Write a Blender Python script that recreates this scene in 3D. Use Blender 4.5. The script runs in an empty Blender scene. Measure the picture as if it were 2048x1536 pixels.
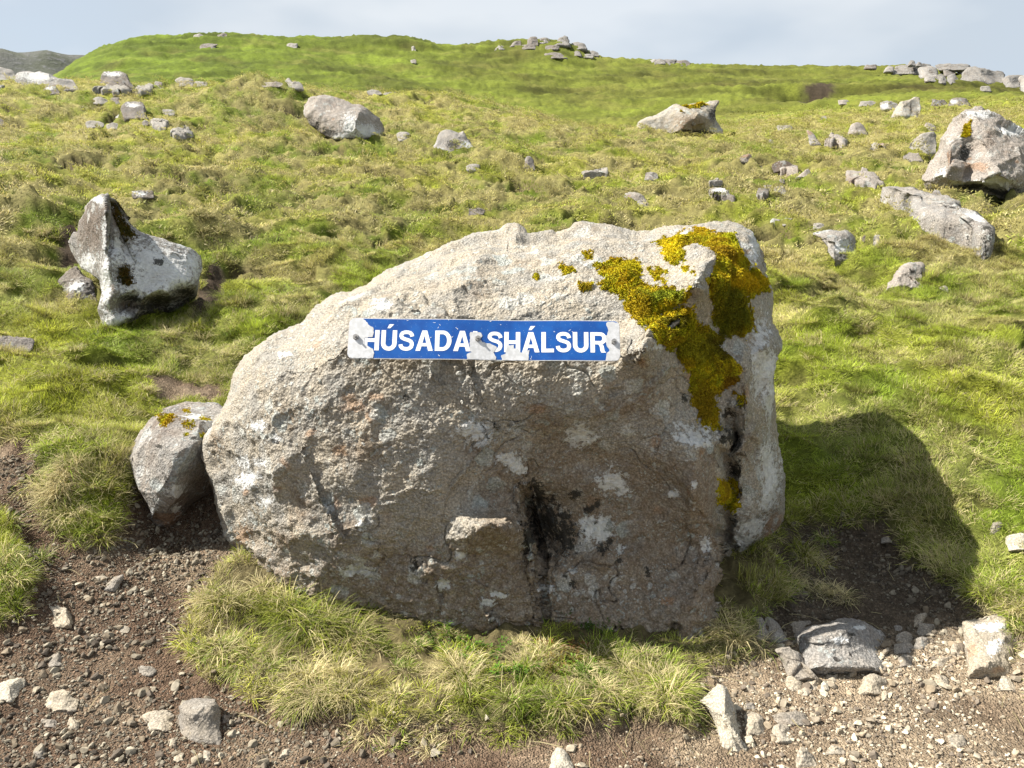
import bpy, math, random
import numpy as np
from mathutils import Vector, Euler

# ------------------------------------------------------------------ camera, sky, sun, exposure
SC = bpy.context.scene
COL = SC.collection
F_PX, CX, CY = 1547.0, 1024.0, 768.0          # focal length and centre for a 2048 x 1536 frame
CAM = np.array([0.0, 0.0, 1.65])
PITCH = math.radians(12.0)
cd = bpy.data.cameras.new('camera')
cd.sensor_width = 36.0
cd.lens = F_PX / 2048.0 * 36.0
cd.clip_start = 0.05
cd.clip_end = 6000.0
cam = bpy.data.objects.new('camera', cd)
cam.location = CAM
cam.rotation_euler = (math.pi / 2 - PITCH, 0, 0)
COL.objects.link(cam)
SC.camera = cam

SUN_DIR = np.array([-0.64, 0.04, 0.73])       # towards the sun: high on the left
SUN_DIR = SUN_DIR / np.linalg.norm(SUN_DIR)
SUN_EL = math.asin(SUN_DIR[2])
SUN_AZ = math.atan2(SUN_DIR[0], SUN_DIR[1])   # clockwise from +Y
world = bpy.data.worlds.new('World')
SC.world = world
world.use_nodes = True
wn, wl = world.node_tree.nodes, world.node_tree.links
wn.clear()
w_out = wn.new('ShaderNodeOutputWorld')
w_bg = wn.new('ShaderNodeBackground')
w_bg.inputs['Strength'].default_value = 0.080
w_sky = wn.new('ShaderNodeTexSky')
w_sky.sky_type = 'NISHITA'
w_sky.sun_disc = False
w_sky.sun_elevation = SUN_EL
w_sky.sun_rotation = SUN_AZ
w_sky.air_density = 1.0
w_sky.dust_density = 1.5
w_sky.ozone_density = 1.2
# thin high cloud over the whole dome
w_tc = wn.new('ShaderNodeTexCoord')
w_map = wn.new('ShaderNodeMapping')
w_map.inputs['Scale'].default_value = (1.0, 1.0, 2.6)
w_noise = wn.new('ShaderNodeTexNoise')
w_noise.inputs['Scale'].default_value = 1.7
w_noise.inputs['Detail'].default_value = 5.0
w_noise.inputs['Roughness'].default_value = 0.5
w_ramp = wn.new('ShaderNodeValToRGB')
w_ramp.color_ramp.elements[0].position = 0.30
w_ramp.color_ramp.elements[0].color = (0.72, 0.72, 0.72, 1)
w_ramp.color_ramp.elements[1].position = 0.68
w_ramp.color_ramp.elements[1].color = (0.96, 0.96, 0.96, 1)
w_mix = wn.new('ShaderNodeMix')
w_mix.data_type = 'RGBA'
w_cl = wn.new('ShaderNodeValToRGB')            # grey to white within the cloud
w_cl.color_ramp.elements[0].position = 0.40
w_cl.color_ramp.elements[0].color = (3.25, 3.65, 4.1, 1)
w_cl.color_ramp.elements[1].position = 0.60
w_cl.color_ramp.elements[1].color = (4.3, 4.55, 4.8, 1)
w_n2 = wn.new('ShaderNodeTexNoise')
w_n2.inputs['Scale'].default_value = 2.6
w_n2.inputs['Detail'].default_value = 4.0
wl.new(w_map.outputs['Vector'], w_n2.inputs['Vector'])
wl.new(w_n2.outputs['Fac'], w_cl.inputs['Fac'])
wl.new(w_cl.outputs['Color'], w_mix.inputs['B'])
wl.new(w_tc.outputs['Generated'], w_map.inputs['Vector'])
wl.new(w_map.outputs['Vector'], w_noise.inputs['Vector'])
wl.new(w_noise.outputs['Fac'], w_ramp.inputs['Fac'])
wl.new(w_ramp.outputs['Color'], w_mix.inputs['Factor'])
wl.new(w_sky.outputs['Color'], w_mix.inputs['A'])
wl.new(w_mix.outputs['Result'], w_bg.inputs['Color'])
wl.new(w_bg.outputs['Background'], w_out.inputs['Surface'])

sd = bpy.data.lights.new('sun', 'SUN')
sd.energy = 5.0
sd.angle = math.radians(0.55)
sd.color = (1.0, 0.95, 0.86)
sun = bpy.data.objects.new('sun', sd)
sun.rotation_euler = Vector(SUN_DIR).to_track_quat('Z', 'Y').to_euler()
sun.location = (-20, 0, 30)
COL.objects.link(sun)

SC.view_settings.view_transform = 'Standard'
SC.view_settings.look = 'None'
SC.view_settings.gamma = 1.0
SC.view_settings.use_curve_mapping = False
SC.view_settings.exposure = 1.25
SC.cycles.max_bounces = 4
SC.cycles.diffuse_bounces = 2
SC.cycles.glossy_bounces = 1
SC.cycles.use_adaptive_sampling = True
SC.cycles.adaptive_threshold = 0.025
SC.cycles.use_denoising = True
SC.cycles.transparent_max_bounces = 4

rng = np.random.default_rng(7)

# ------------------------------------------------------------------ numpy noise
_G = np.array([[1,1,0],[-1,1,0],[1,-1,0],[-1,-1,0],[1,0,1],[-1,0,1],[1,0,-1],[-1,0,-1],
               [0,1,1],[0,-1,1],[0,1,-1],[0,-1,-1],[1,1,0],[-1,1,0],[0,-1,1],[0,-1,-1]], np.float32)

_K = [np.uint32(374761393), np.uint32(668265263), np.uint32(1442695041)]

def perlin(p, seed=0):
    p = np.asarray(p, np.float32)
    dim = p.shape[1]
    fl = np.floor(p)
    f = p - fl
    i = fl.astype(np.int32).astype(np.uint32)
    w = f * f * f * (f * (f * 6 - 15) + 10)
    H = [(i[:, k] * _K[k], i[:, k] * _K[k] + _K[k]) for k in range(dim)]
    W = [(1 - w[:, k], w[:, k]) for k in range(dim)]
    Fd = [(f[:, k], f[:, k] - 1) for k in range(dim)]
    sd0 = np.uint32((seed * 974711) & 0xFFFFFFFF)
    out = np.zeros(len(p), np.float32)
    for c in range(2 ** dim):
        b = [(c >> k) & 1 for k in range(dim)]
        h = H[0][b[0]] + H[1][b[1]] + sd0
        if dim == 3: h = h + H[2][b[2]]
        h = (h ^ (h >> np.uint32(13))) * np.uint32(1274126177)
        h = (h ^ (h >> np.uint32(16))) * np.uint32(2246822519)
        g = (h >> np.uint32(11)) & np.uint32(15)
        wt = W[0][b[0]] * W[1][b[1]]
        dot = _G[:, 0][g] * Fd[0][b[0]] + _G[:, 1][g] * Fd[1][b[1]]
        if dim == 3:
            wt = wt * W[2][b[2]]
            dot += _G[:, 2][g] * Fd[2][b[2]]
        out += wt * dot
    return out

def fbm(p, octaves=4, seed=0, gain=0.5, lac=2.03, ridged=False):
    p = np.asarray(p, np.float32)
    a, s, tot = 1.0, np.zeros(len(p), np.float32), 0.0
    for k in range(octaves):
        n = perlin(p, seed + 17 * k)
        if ridged:
            n = 0.5 - 2 * np.abs(n)
        s += a * n
        tot += a
        a *= gain
        p = p * lac + 3.7
    return s / tot

def p2(x, y, s, oz=0.0):
    return np.stack([x * s + oz * 7.31, y * s - oz * 3.17], 1)

def sstep(a, b, x):
    t = np.clip((x - a) / (b - a), 0, 1)
    return t * t * (3 - 2 * t)

# ------------------------------------------------------------------ view geometry helpers (used only to survey positions)
SP, CP = math.sin(PITCH), math.cos(PITCH)

def px_dir(u, v):
    a = (np.asarray(u, float) - CX) / F_PX
    b = (CY - np.asarray(v, float)) / F_PX
    return np.stack([a, CP + b * SP, -SP + b * CP], -1)

def px_at(u, v, Y):
    d = px_dir(u, v)
    return CAM + d * (np.asarray(Y, float) / d[..., 1])[..., None]

def to_px(P):
    q = P - CAM
    dep = q[:, 1] * CP - q[:, 2] * SP
    up = q[:, 1] * SP + q[:, 2] * CP
    dep = np.where(dep < 0.05, 0.05, dep)
    return CX + F_PX * q[:, 0] / dep, CY - F_PX * up / dep

# ------------------------------------------------------------------ terrain heights
KN = np.array([13, 16, 19, 22, 27, 34, 40, 50, 58, 65], float)
TCOL = {
    -300: [325, 265, 210, 172, 185, 200, 205, 210, 215, 220],
    0:    [322, 262, 208, 170, 180, 190, 195, 195, 195, 195],
    70:   [321, 261, 207, 171, 180, 188, 192, 188, 182, 176],
    120:  [320, 260, 206, 171, 180, 185, 180, 170, 158, 150],
    200:  [320, 258, 205, 172, 182, 185, 178, 145, 120, 100],
    270:  [318, 256, 203, 172, 182, 188, 176, 132, 100, 79],
    400:  [317, 254, 203, 175, 186, 192, 178, 130, 97, 72],
    540:  [316, 253, 204, 180, 190, 198, 183, 132, 96, 68],
    700:  [314, 251, 208, 190, 199, 208, 191, 140, 102, 74],
    830:  [312, 250, 213, 200, 208, 217, 200, 145, 104, 75],
    880:  [311, 252, 219, 208, 216, 225, 207, 150, 112, 88],
    960:  [310, 255, 227, 220, 228, 236, 217, 158, 114, 86],
    1050: [310, 258, 236, 235, 242, 248, 228, 165, 118, 84],
    1110: [311, 260, 246, 247, 252, 252, 228, 168, 120, 79],
    1170: [311, 263, 258, 262, 266, 256, 227, 170, 132, 96],
    1200: [312, 265, 265, 270, 274, 258, 226, 171, 137, 116],
    1280: [312, 268, 280, 288, 285, 262, 225, 172, 142, 121],
    1380: [312, 276, 272, 268, 260, 240, 212, 171, 146, 128],
    1580: [312, 282, 265, 253, 238, 220, 202, 168, 148, 135],
    1740: [310, 278, 258, 245, 226, 205, 190, 160, 146, 132],
    1850: [309, 276, 255, 242, 222, 202, 188, 162, 150, 136],
    1950: [308, 275, 253, 240, 220, 201, 189, 170, 158, 146],
    2048: [308, 275, 252, 238, 218, 200, 190, 180, 174, 170],
    2348: [308, 275, 252, 238, 218, 200, 192, 188, 186, 184],
}
DN = np.array([0, 1.5, 2.8, 3.2, 3.6, 4.2, 5.0, 6.0, 9.0], float)
ZN = np.array([0, 0.0, 0.01, 0.06, 0.16, 0.34, 0.58, 0.86, 1.62], float)
_us = np.array(sorted(TCOL), float)
_ug = np.arange(-300, 2349, 6.0)
_vt = np.array([TCOL[int(u)] for u in _us], float)
_lg = np.linspace(math.log(0.3), math.log(140), 420)
_dg = np.exp(_lg)

def _pchip(x, y, xs):
    h = np.diff(x); dl = np.diff(y) / h
    m = np.zeros(len(x))
    for k in range(1, len(x) - 1):
        if dl[k - 1] * dl[k] > 0:
            w1, w2 = 2 * h[k] + h[k - 1], h[k] + 2 * h[k - 1]
            m[k] = (w1 + w2) / (w1 / dl[k - 1] + w2 / dl[k])
    m[0], m[-1] = dl[0], dl[-1]
    k = np.clip(np.searchsorted(x, xs) - 1, 0, len(x) - 2)
    t = (xs - x[k]) / h[k]
    return ((2*t**3 - 3*t**2 + 1) * y[k] + (t**3 - 2*t**2 + t) * h[k] * m[k]
            + (-2*t**3 + 3*t**2) * y[k+1] + (t**3 - t**2) * h[k] * m[k+1])

_ZT = np.zeros((len(_ug), len(_lg)))
for _i, _u in enumerate(_ug):
    vv = np.array([np.interp(_u, _us, _vt[:, k]) for k in range(len(KN))])
    dr = px_dir(np.full(len(KN), _u), vv)
    zz = CAM[2] + KN * dr[:, 2] / np.hypot(dr[:, 0], dr[:, 1])
    ds = np.concatenate([DN, KN, [72, 85, 140]])
    zs = np.concatenate([ZN, zz, [zz[-1] - 0.6, zz[-1] - 4.5, zz[-1] - 22]])
    _ZT[_i] = _pchip(ds, zs, _dg)
_k = np.exp(-0.5 * (np.arange(-10, 11) / 3.2) ** 2); _k /= _k.sum()
_pad = np.pad(_ZT, ((10, 10), (0, 0)), mode='edge')
_ZT = sum(_k[j] * _pad[j:j + len(_ug)] for j in range(21))
# the foot of the hill rolls off where the ground leaves the view to the left
def z_base(x, y):
    d = np.hypot(x, y)
    c = np.maximum(y / np.maximum(d, 1e-6), 0.05)
    u = CX + F_PX * (x / np.maximum(d, 1e-6)) / c / 0.955
    u = np.where(y <= 0.05 * d, np.where(x < 0, -300, 2348), np.clip(u, -300, 2348))
    fu = np.clip((u + 300) / 6.0, 0, len(_ug) - 1.001)
    fd = np.clip((np.log(np.maximum(d, 0.3)) - _lg[0]) / (_lg[1] - _lg[0]), 0, len(_lg) - 1.001)
    iu, idd = fu.astype(int), fd.astype(int)
    a, b = fu - iu, fd - idd
    z = (_ZT[iu, idd] * (1-a) * (1-b) + _ZT[iu+1, idd] * a * (1-b) + _ZT[iu, idd+1] * (1-a) * b + _ZT[iu+1, idd+1] * a * b)
    back = sstep(0.35, -0.5, y / np.maximum(d, 1e-6))       # behind the viewer the track lies level
    z = z * (1 - back)
    return np.where(d > 140, _far(x, y, d, z), z)

def _far(x, y, d, z):
    return z - (d - 140) * 0.06

def hit_base(u, v, fn=None):
    fn = fn or z_base
    dr = px_dir(u, v)
    dr = dr / math.hypot(dr[0], dr[1])
    t = np.exp(np.linspace(math.log(1.0), math.log(130), 260))
    for stage in range(3):
        P = CAM + t[:, None] * dr
        g = P[:, 2] - fn(P[:, 0], P[:, 1])
        k = int(np.argmax(g < 0))
        if g[k] >= 0:
            k = len(t) - 1
        k = max(k, 1)
        if stage < 2:
            t = np.linspace(t[k-1], t[k], 14)
    a = np.clip(g[k-1] / max(g[k-1] - g[k], 1e-9), 0, 1)
    return CAM + (t[k-1] + a * (t[k] - t[k-1])) * dr

def poly_world(pts):
    return np.array([hit_base(u, v)[:2] for u, v in pts])

def sdist(x, y, poly):
    """signed distance to a polygon in the ground plane, negative inside"""
    n = len(poly)
    best = np.full(len(x), 1e9)
    inside = np.zeros(len(x), bool)
    for k in range(n):
        ax, ay = poly[k]; bx, by = poly[(k + 1) % n]
        ex, ey = bx - ax, by - ay
        t = np.clip(((x - ax) * ex + (y - ay) * ey) / max(ex*ex + ey*ey, 1e-12), 0, 1)
        best = np.minimum(best, (x - ax - t*ex) ** 2 + (y - ay - t*ey) ** 2)
        c = ((ay > y) != (by > y))
        xi = ax + (y - ay) * ex / (ey if abs(ey) > 1e-12 else 1e-12)
        inside ^= c & (x < xi)
    s = np.sqrt(best)
    return np.where(inside, -s, s)

# bare track and soil (surveyed from the picture, then fixed in the ground plane)
TRACK = np.vstack([poly_world([(-200, 880), (0, 885), (60, 905), (95, 960), (105, 1030), (170, 1068), (232, 1042), (258, 985), (300, 955), (445, 930),
                               (600, 1085), (900, 1090), (1300, 1060), (1500, 1050), (1590, 1000), (1680, 975), (1780, 1010), (1870, 1085),
                               (1945, 1170), (1990, 1215), (2080, 1260), (2120, 1400), (2300, 1500)]),
                   np.array([[6, 1.5], [6, -8], [-8, -8], [-8, 2.5]])])
ISLAND = poly_world([(480, 1090), (435, 1135), (400, 1200), (380, 1270), (410, 1300), (465, 1345), (560, 1372), (640, 1400), (720, 1392), (800, 1425), (900, 1408), (1000, 1425), (1080, 1400), (1180, 1420),
                     (1290, 1405), (1365, 1415), (1390, 1345), (1430, 1290), (1475, 1240), (1540, 1190), (1590, 1130), (1540, 1060), (1000, 1060)])
LEFTTURF = poly_world([(-300, 1000), (0, 1015), (45, 1075), (62, 1140), (45, 1195), (0, 1205), (-300, 1220)])
SOILS = [poly_world(q) for q in ([(285, 770), (330, 752), (450, 765), (455, 800), (400, 800), (310, 798)],
                                 [(118, 470), (150, 455), (160, 520), (150, 560), (115, 560)],
                                 [(385, 600), (408, 560), (425, 505), (445, 520), (440, 580), (415, 635), (385, 650)],
                                 [(1605, 192), (1622, 174), (1650, 166), (1664, 170), (1652, 184), (1632, 194)],)]
RIGHTROCKS = None

def wob(x, y):
    return 0.06 * fbm(p2(x, y, 4.0, 3.1), 3, 5) + 0.03 * perlin(p2(x, y, 16.0, 1.1), 9)

def bare_mask(x, y):
    """1 on bare gravel and soil, 0 under turf"""
    m = np.zeros(len(x))
    near = np.hypot(x, y) < 12
    if near.any():
        xx, yy = x[near], y[near]
        w = wob(xx, yy) * 1.6
        a = sdist(xx, yy, TRACK) + w
        b = sdist(xx, yy, ISLAND) + w
        c = sdist(xx, yy, LEFTTURF) + w
        s = np.maximum(np.maximum(a, -b), -c)
        for q in SOILS[:-1]:
            s = np.minimum(s, sdist(xx, yy, q) + w)
        m[near] = sstep(0.03, -0.03, s)
    return m

def track_sd(x, y):
    w = wob(x, y) * 1.6
    return np.maximum(np.maximum(sdist(x, y, TRACK) + w, -(sdist(x, y, ISLAND) + w)), -(sdist(x, y, LEFTTURF) + w))

def bumps(x, y):
    z = np.zeros(len(x))
    for (u, v, r, h) in LOCAL:
        p = _loc_pts[(u, v)]
        z += h * np.exp(-((x - p[0]) ** 2 + (y - p[1]) ** 2) / (2 * r * r))
    return z

LOCAL = [(118, 520, 0.20, -0.48), (430, 590, 0.25, -0.10), (415, 465, 0.24, 0.20), (432, 540, 0.16, -0.22), (60, 435, 0.30, 0.22),
         (1640, 660, 0.28, 0.12), (1680, 640, 0.25, 0.05), (1690, 1060, 0.30, -0.12), (560, 640, 0.3, 0.10), (170, 760, 0.35, 0.08),
         (200, 950, 0.22, 0.10), (520, 205, 0.8, 0.55), (560, 245, 0.55, -0.40), (900, 215, 1.2, 0.25), (1000, 330, 0.4, 0.15), (500, 375, 0.3, -0.18),
         (1230, 245, 1.2, 0.2), (1630, 180, 1.4, -1.2), (1590, 175, 1.3, 0.5), (120, 230, 1.2, -0.25), (340, 1010, 0.13, -0.16), (1560, 205, 1.2, -0.5),
         (1640, 205, 1.2, -0.45), (1900, 450, 0.5, 0.1), (1700, 470, 0.25, 0.08), (1730, 545, 0.2, -0.12), (1400, 1275, 0.16, -0.05), (1200, 1270, 0.18, -0.03)]
_loc_pts = {(u, v): hit_base(u, v) for (u, v, r, h) in LOCAL}

def scar(x, y, wide=0.0):
    """worn peaty hollows between the hummocks of the slope"""
    d = np.hypot(x, y)
    n = fbm(p2(x * 0.8, y, 1.25, 21.0), 3, 511)
    lim = 0.255 - 0.06 * sstep(6, 12, d) - wide
    return sstep(lim, lim + 0.10, n) * sstep(4.2, 6.0, d) * (1 - sstep(26, 34, d))

def hill_phase(x, y):
    """sheep terraces follow the contours, wandering and fading out"""
    zz = z_base(x, y) + 1.2 * fbm(p2(x, y, 0.10, 8.0), 2, 41) + 0.42 * fbm(p2(x, y, 0.36, 5.0), 2, 43)
    return 2 * math.pi * zz / 0.95, 0.12 + 0.88 * sstep(-0.15, 0.22, fbm(p2(x, y, 0.11, 3.0), 3, 47))

def terrain(x, y):
    x = np.asarray(x, float); y = np.asarray(y, float)
    d = np.hypot(x, y)
    z = z_base(x, y) + bumps(x, y)
    k = (d > 2.4) & (d < 80)
    if k.any():
        xx, yy, dd = x[k], y[k], d[k]
        fade = sstep(2.4, 5.0, dd)
        n1 = fbm(p2(xx, yy, 0.9, 2.2), 2, 21)
        n2 = fbm(p2(xx, yy, 2.6, 7.7), 3, 33, ridged=True)
        z[k] += fade * (0.21 * n1 * (0.55 + 0.45 * sstep(4, 8, dd)) + 0.115 * np.maximum(n2, -0.3) * (0.30 + 1.3 * np.clip(dd / 10, 0, 1)))
        z[k] -= 0.18 * scar(xx, yy)
    k = (d > 27) & (d < 160)
    if k.any():                               # sheep terraces on the hill behind
        xx, yy, dd = x[k], y[k], d[k]
        hill = sstep(27, 42, dd)
        ph, amp = hill_phase(xx, yy)
        z[k] += hill * (0.115 * amp * np.sin(ph) + 0.10 * fbm(p2(xx, yy, 0.42, 1.0), 2, 61) + 0.45 * fbm(p2(xx, yy, 0.11, 4.0), 2, 63) - 0.15)
    near = d < 7
    if near.any():                            # the bare track lies lower than the turf beside it
        xx, yy = x[near], y[near]
        s = track_sd(xx, yy)
        z[near] -= 0.085 * sstep(0.05, -0.07, s)
        z[near] += 0.010 * fbm(p2(xx, yy, 9.0, 0.3), 3, 71)
        isl = sstep(0.05, -0.15, sdist(xx, yy, ISLAND))
        z[near] += isl * (0.05 * fbm(p2(xx, yy, 5.5, 0.7), 2, 73, ridged=True) - 0.02)
    return z

def ground_hit(u, v):
    return hit_base(u, v, terrain)

# ------------------------------------------------------------------ mesh helpers
def new_mesh(name, verts, quads=None, tris=None, smooth=True):
    me = bpy.data.meshes.new(name)
    verts = np.asarray(verts, np.float32)
    me.vertices.add(len(verts))
    me.vertices.foreach_set('co', verts.ravel())
    nq = 0 if quads is None else len(quads)
    nt = 0 if tris is None else len(tris)
    me.loops.add(nq * 4 + nt * 3)
    me.polygons.add(nq + nt)
    li = []
    if nq: li.append(np.asarray(quads, np.int32).ravel())
    if nt: li.append(np.asarray(tris, np.int32).ravel())
    me.loops.foreach_set('vertex_index', np.concatenate(li))
    st = np.concatenate([np.arange(nq) * 4, nq * 4 + np.arange(nt) * 3]).astype(np.int32)
    me.polygons.foreach_set('loop_start', st)
    me.polygons.foreach_set('use_smooth', np.full(nq + nt, smooth, bool))
    me.update(calc_edges=True)
    return me

def normals_of(me):
    n = np.zeros(len(me.vertices) * 3, np.float32)
    me.vertices.foreach_get('normal', n)
    return n.reshape(-1, 3)

def coords_of(me):
    n = np.zeros(len(me.vertices) * 3, np.float32)
    me.vertices.foreach_get('co', n)
    return n.reshape(-1, 3)

def set_coords(me, co):
    me.vertices.foreach_set('co', np.asarray(co, np.float32).ravel())
    me.update()

def fattr(me, name, arr):
    a = me.attributes.new(name, 'FLOAT', 'POINT')
    a.data.foreach_set('value', np.asarray(arr, np.float32))

def cattr(me, name, arr):
    a = me.attributes.new(name, 'FLOAT_COLOR', 'POINT')
    c = np.ones((len(arr), 4), np.float32); c[:, :3] = arr
    a.data.foreach_set('color', c.ravel())

def link(name, me, mat=None, parent=None, loc=None):
    o = bpy.data.objects.new(name, me)
    COL.objects.link(o)
    if mat is not None:
        me.materials.append(mat)
    if parent is not None:
        o.parent = parent
    if loc is not None:
        o.location = loc
    return o

def tag(o, label=None, cat=None, group=None, kind=None):
    if label: o['label'] = label
    if cat: o['category'] = cat
    if group: o['group'] = group
    if kind: o['kind'] = kind
    return o

# ------------------------------------------------------------------ materials
class NT:
    def __init__(self, name):
        self.m = bpy.data.materials.new(name)
        self.m.use_nodes = True
        self.t = self.m.node_tree
        self.t.nodes.clear()
        self.out = self.n('ShaderNodeOutputMaterial')
    def n(self, typ, **kw):
        nd = self.t.nodes.new(typ)
        for k, v in kw.items():
            setattr(nd, k, v)
        return nd
    def set(self, nd, **kw):
        for k, v in kw.items():
            s = nd.inputs[k.replace('_', ' ')]
            if hasattr(v, 'is_output'):
                self.t.links.new(v, s)
            else:
                s.default_value = v
        return nd
    def l(self, a, b):
        self.t.links.new(a, b)
    def noise(self, vec, scale, detail=4, rough=0.55, dist=0.0):
        nd = self.n('ShaderNodeTexNoise')
        self.l(vec, nd.inputs['Vector'])
        nd.inputs['Scale'].default_value = scale
        nd.inputs['Detail'].default_value = detail
        nd.inputs['Roughness'].default_value = rough
        nd.inputs['Distortion'].default_value = dist
        return nd.outputs['Fac']
    def vor(self, vec, scale, feature='F1', rand=1.0):
        nd = self.n('ShaderNodeTexVoronoi')
        nd.feature = feature
        self.l(vec, nd.inputs['Vector'])
        nd.inputs['Scale'].default_value = scale
        nd.inputs['Randomness'].default_value = rand
        return nd
    def ramp(self, fac, a, b, lo=0.0, hi=1.0):
        nd = self.n('ShaderNodeMapRange')
        nd.interpolation_type = 'SMOOTHSTEP'
        self.l(fac, nd.inputs['Value'])
        nd.inputs['From Min'].default_value = a
        nd.inputs['From Max'].default_value = b
        nd.inputs['To Min'].default_value = lo
        nd.inputs['To Max'].default_value = hi
        return nd.outputs['Result']
    def math(self, op, a, b=None):
        nd = self.n('ShaderNodeMath', operation=op)
        for k, x in enumerate((a, b)):
            if x is None: continue
            if hasattr(x, 'is_output'): self.l(x, nd.inputs[k])
            else: nd.inputs[k].default_value = x
        return nd.outputs[0]
    def mix(self, fac, a, b, blend='MIX'):
        nd = self.n('ShaderNodeMix')
        nd.data_type = 'RGBA'
        nd.blend_type = blend
        for s, x in (('Factor', fac), ('A', a), ('B', b)):
            ins = [i for i in nd.inputs if i.name == s and (i.type == ('VALUE' if s == 'Factor' else 'RGBA'))][0]
            if hasattr(x, 'is_output'): self.l(x, ins)
            elif s == 'Factor': ins.default_value = x
            else: ins.default_value = (x[0], x[1], x[2], 1)
        return [o for o in nd.outputs if o.type == 'RGBA'][0]
    def attr(self, name, typ='GEOMETRY'):
        nd = self.n('ShaderNodeAttribute')
        nd.attribute_name = name
        nd.attribute_type = typ
        return nd
    def bump(self, h, strength, dist, normal=None):
        nd = self.n('ShaderNodeBump')
        nd.inputs['Strength'].default_value = strength
        nd.inputs['Distance'].default_value = dist
        self.l(h, nd.inputs['Height'])
        if normal is not None: self.l(normal, nd.inputs['Normal'])
        return nd.outputs['Normal']
    def bsdf(self, col, rough=0.9, normal=None, spec=0.25, metal=0.0):
        b = self.n('ShaderNodeBsdfPrincipled')
        if hasattr(col, 'is_output'): self.l(col, b.inputs['Base Color'])
        else: b.inputs['Base Color'].default_value = (*col, 1)
        if hasattr(rough, 'is_output'): self.l(rough, b.inputs['Roughness'])
        else: b.inputs['Roughness'].default_value = rough
        b.inputs['Specular IOR Level'].default_value = spec
        b.inputs['Metallic'].default_value = metal
        if normal is not None: self.l(normal, b.inputs['Normal'])
        return b

def scale_rgb(t, col, f):
    return t.mix(1.0, col, f, 'MULTIPLY')

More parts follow.
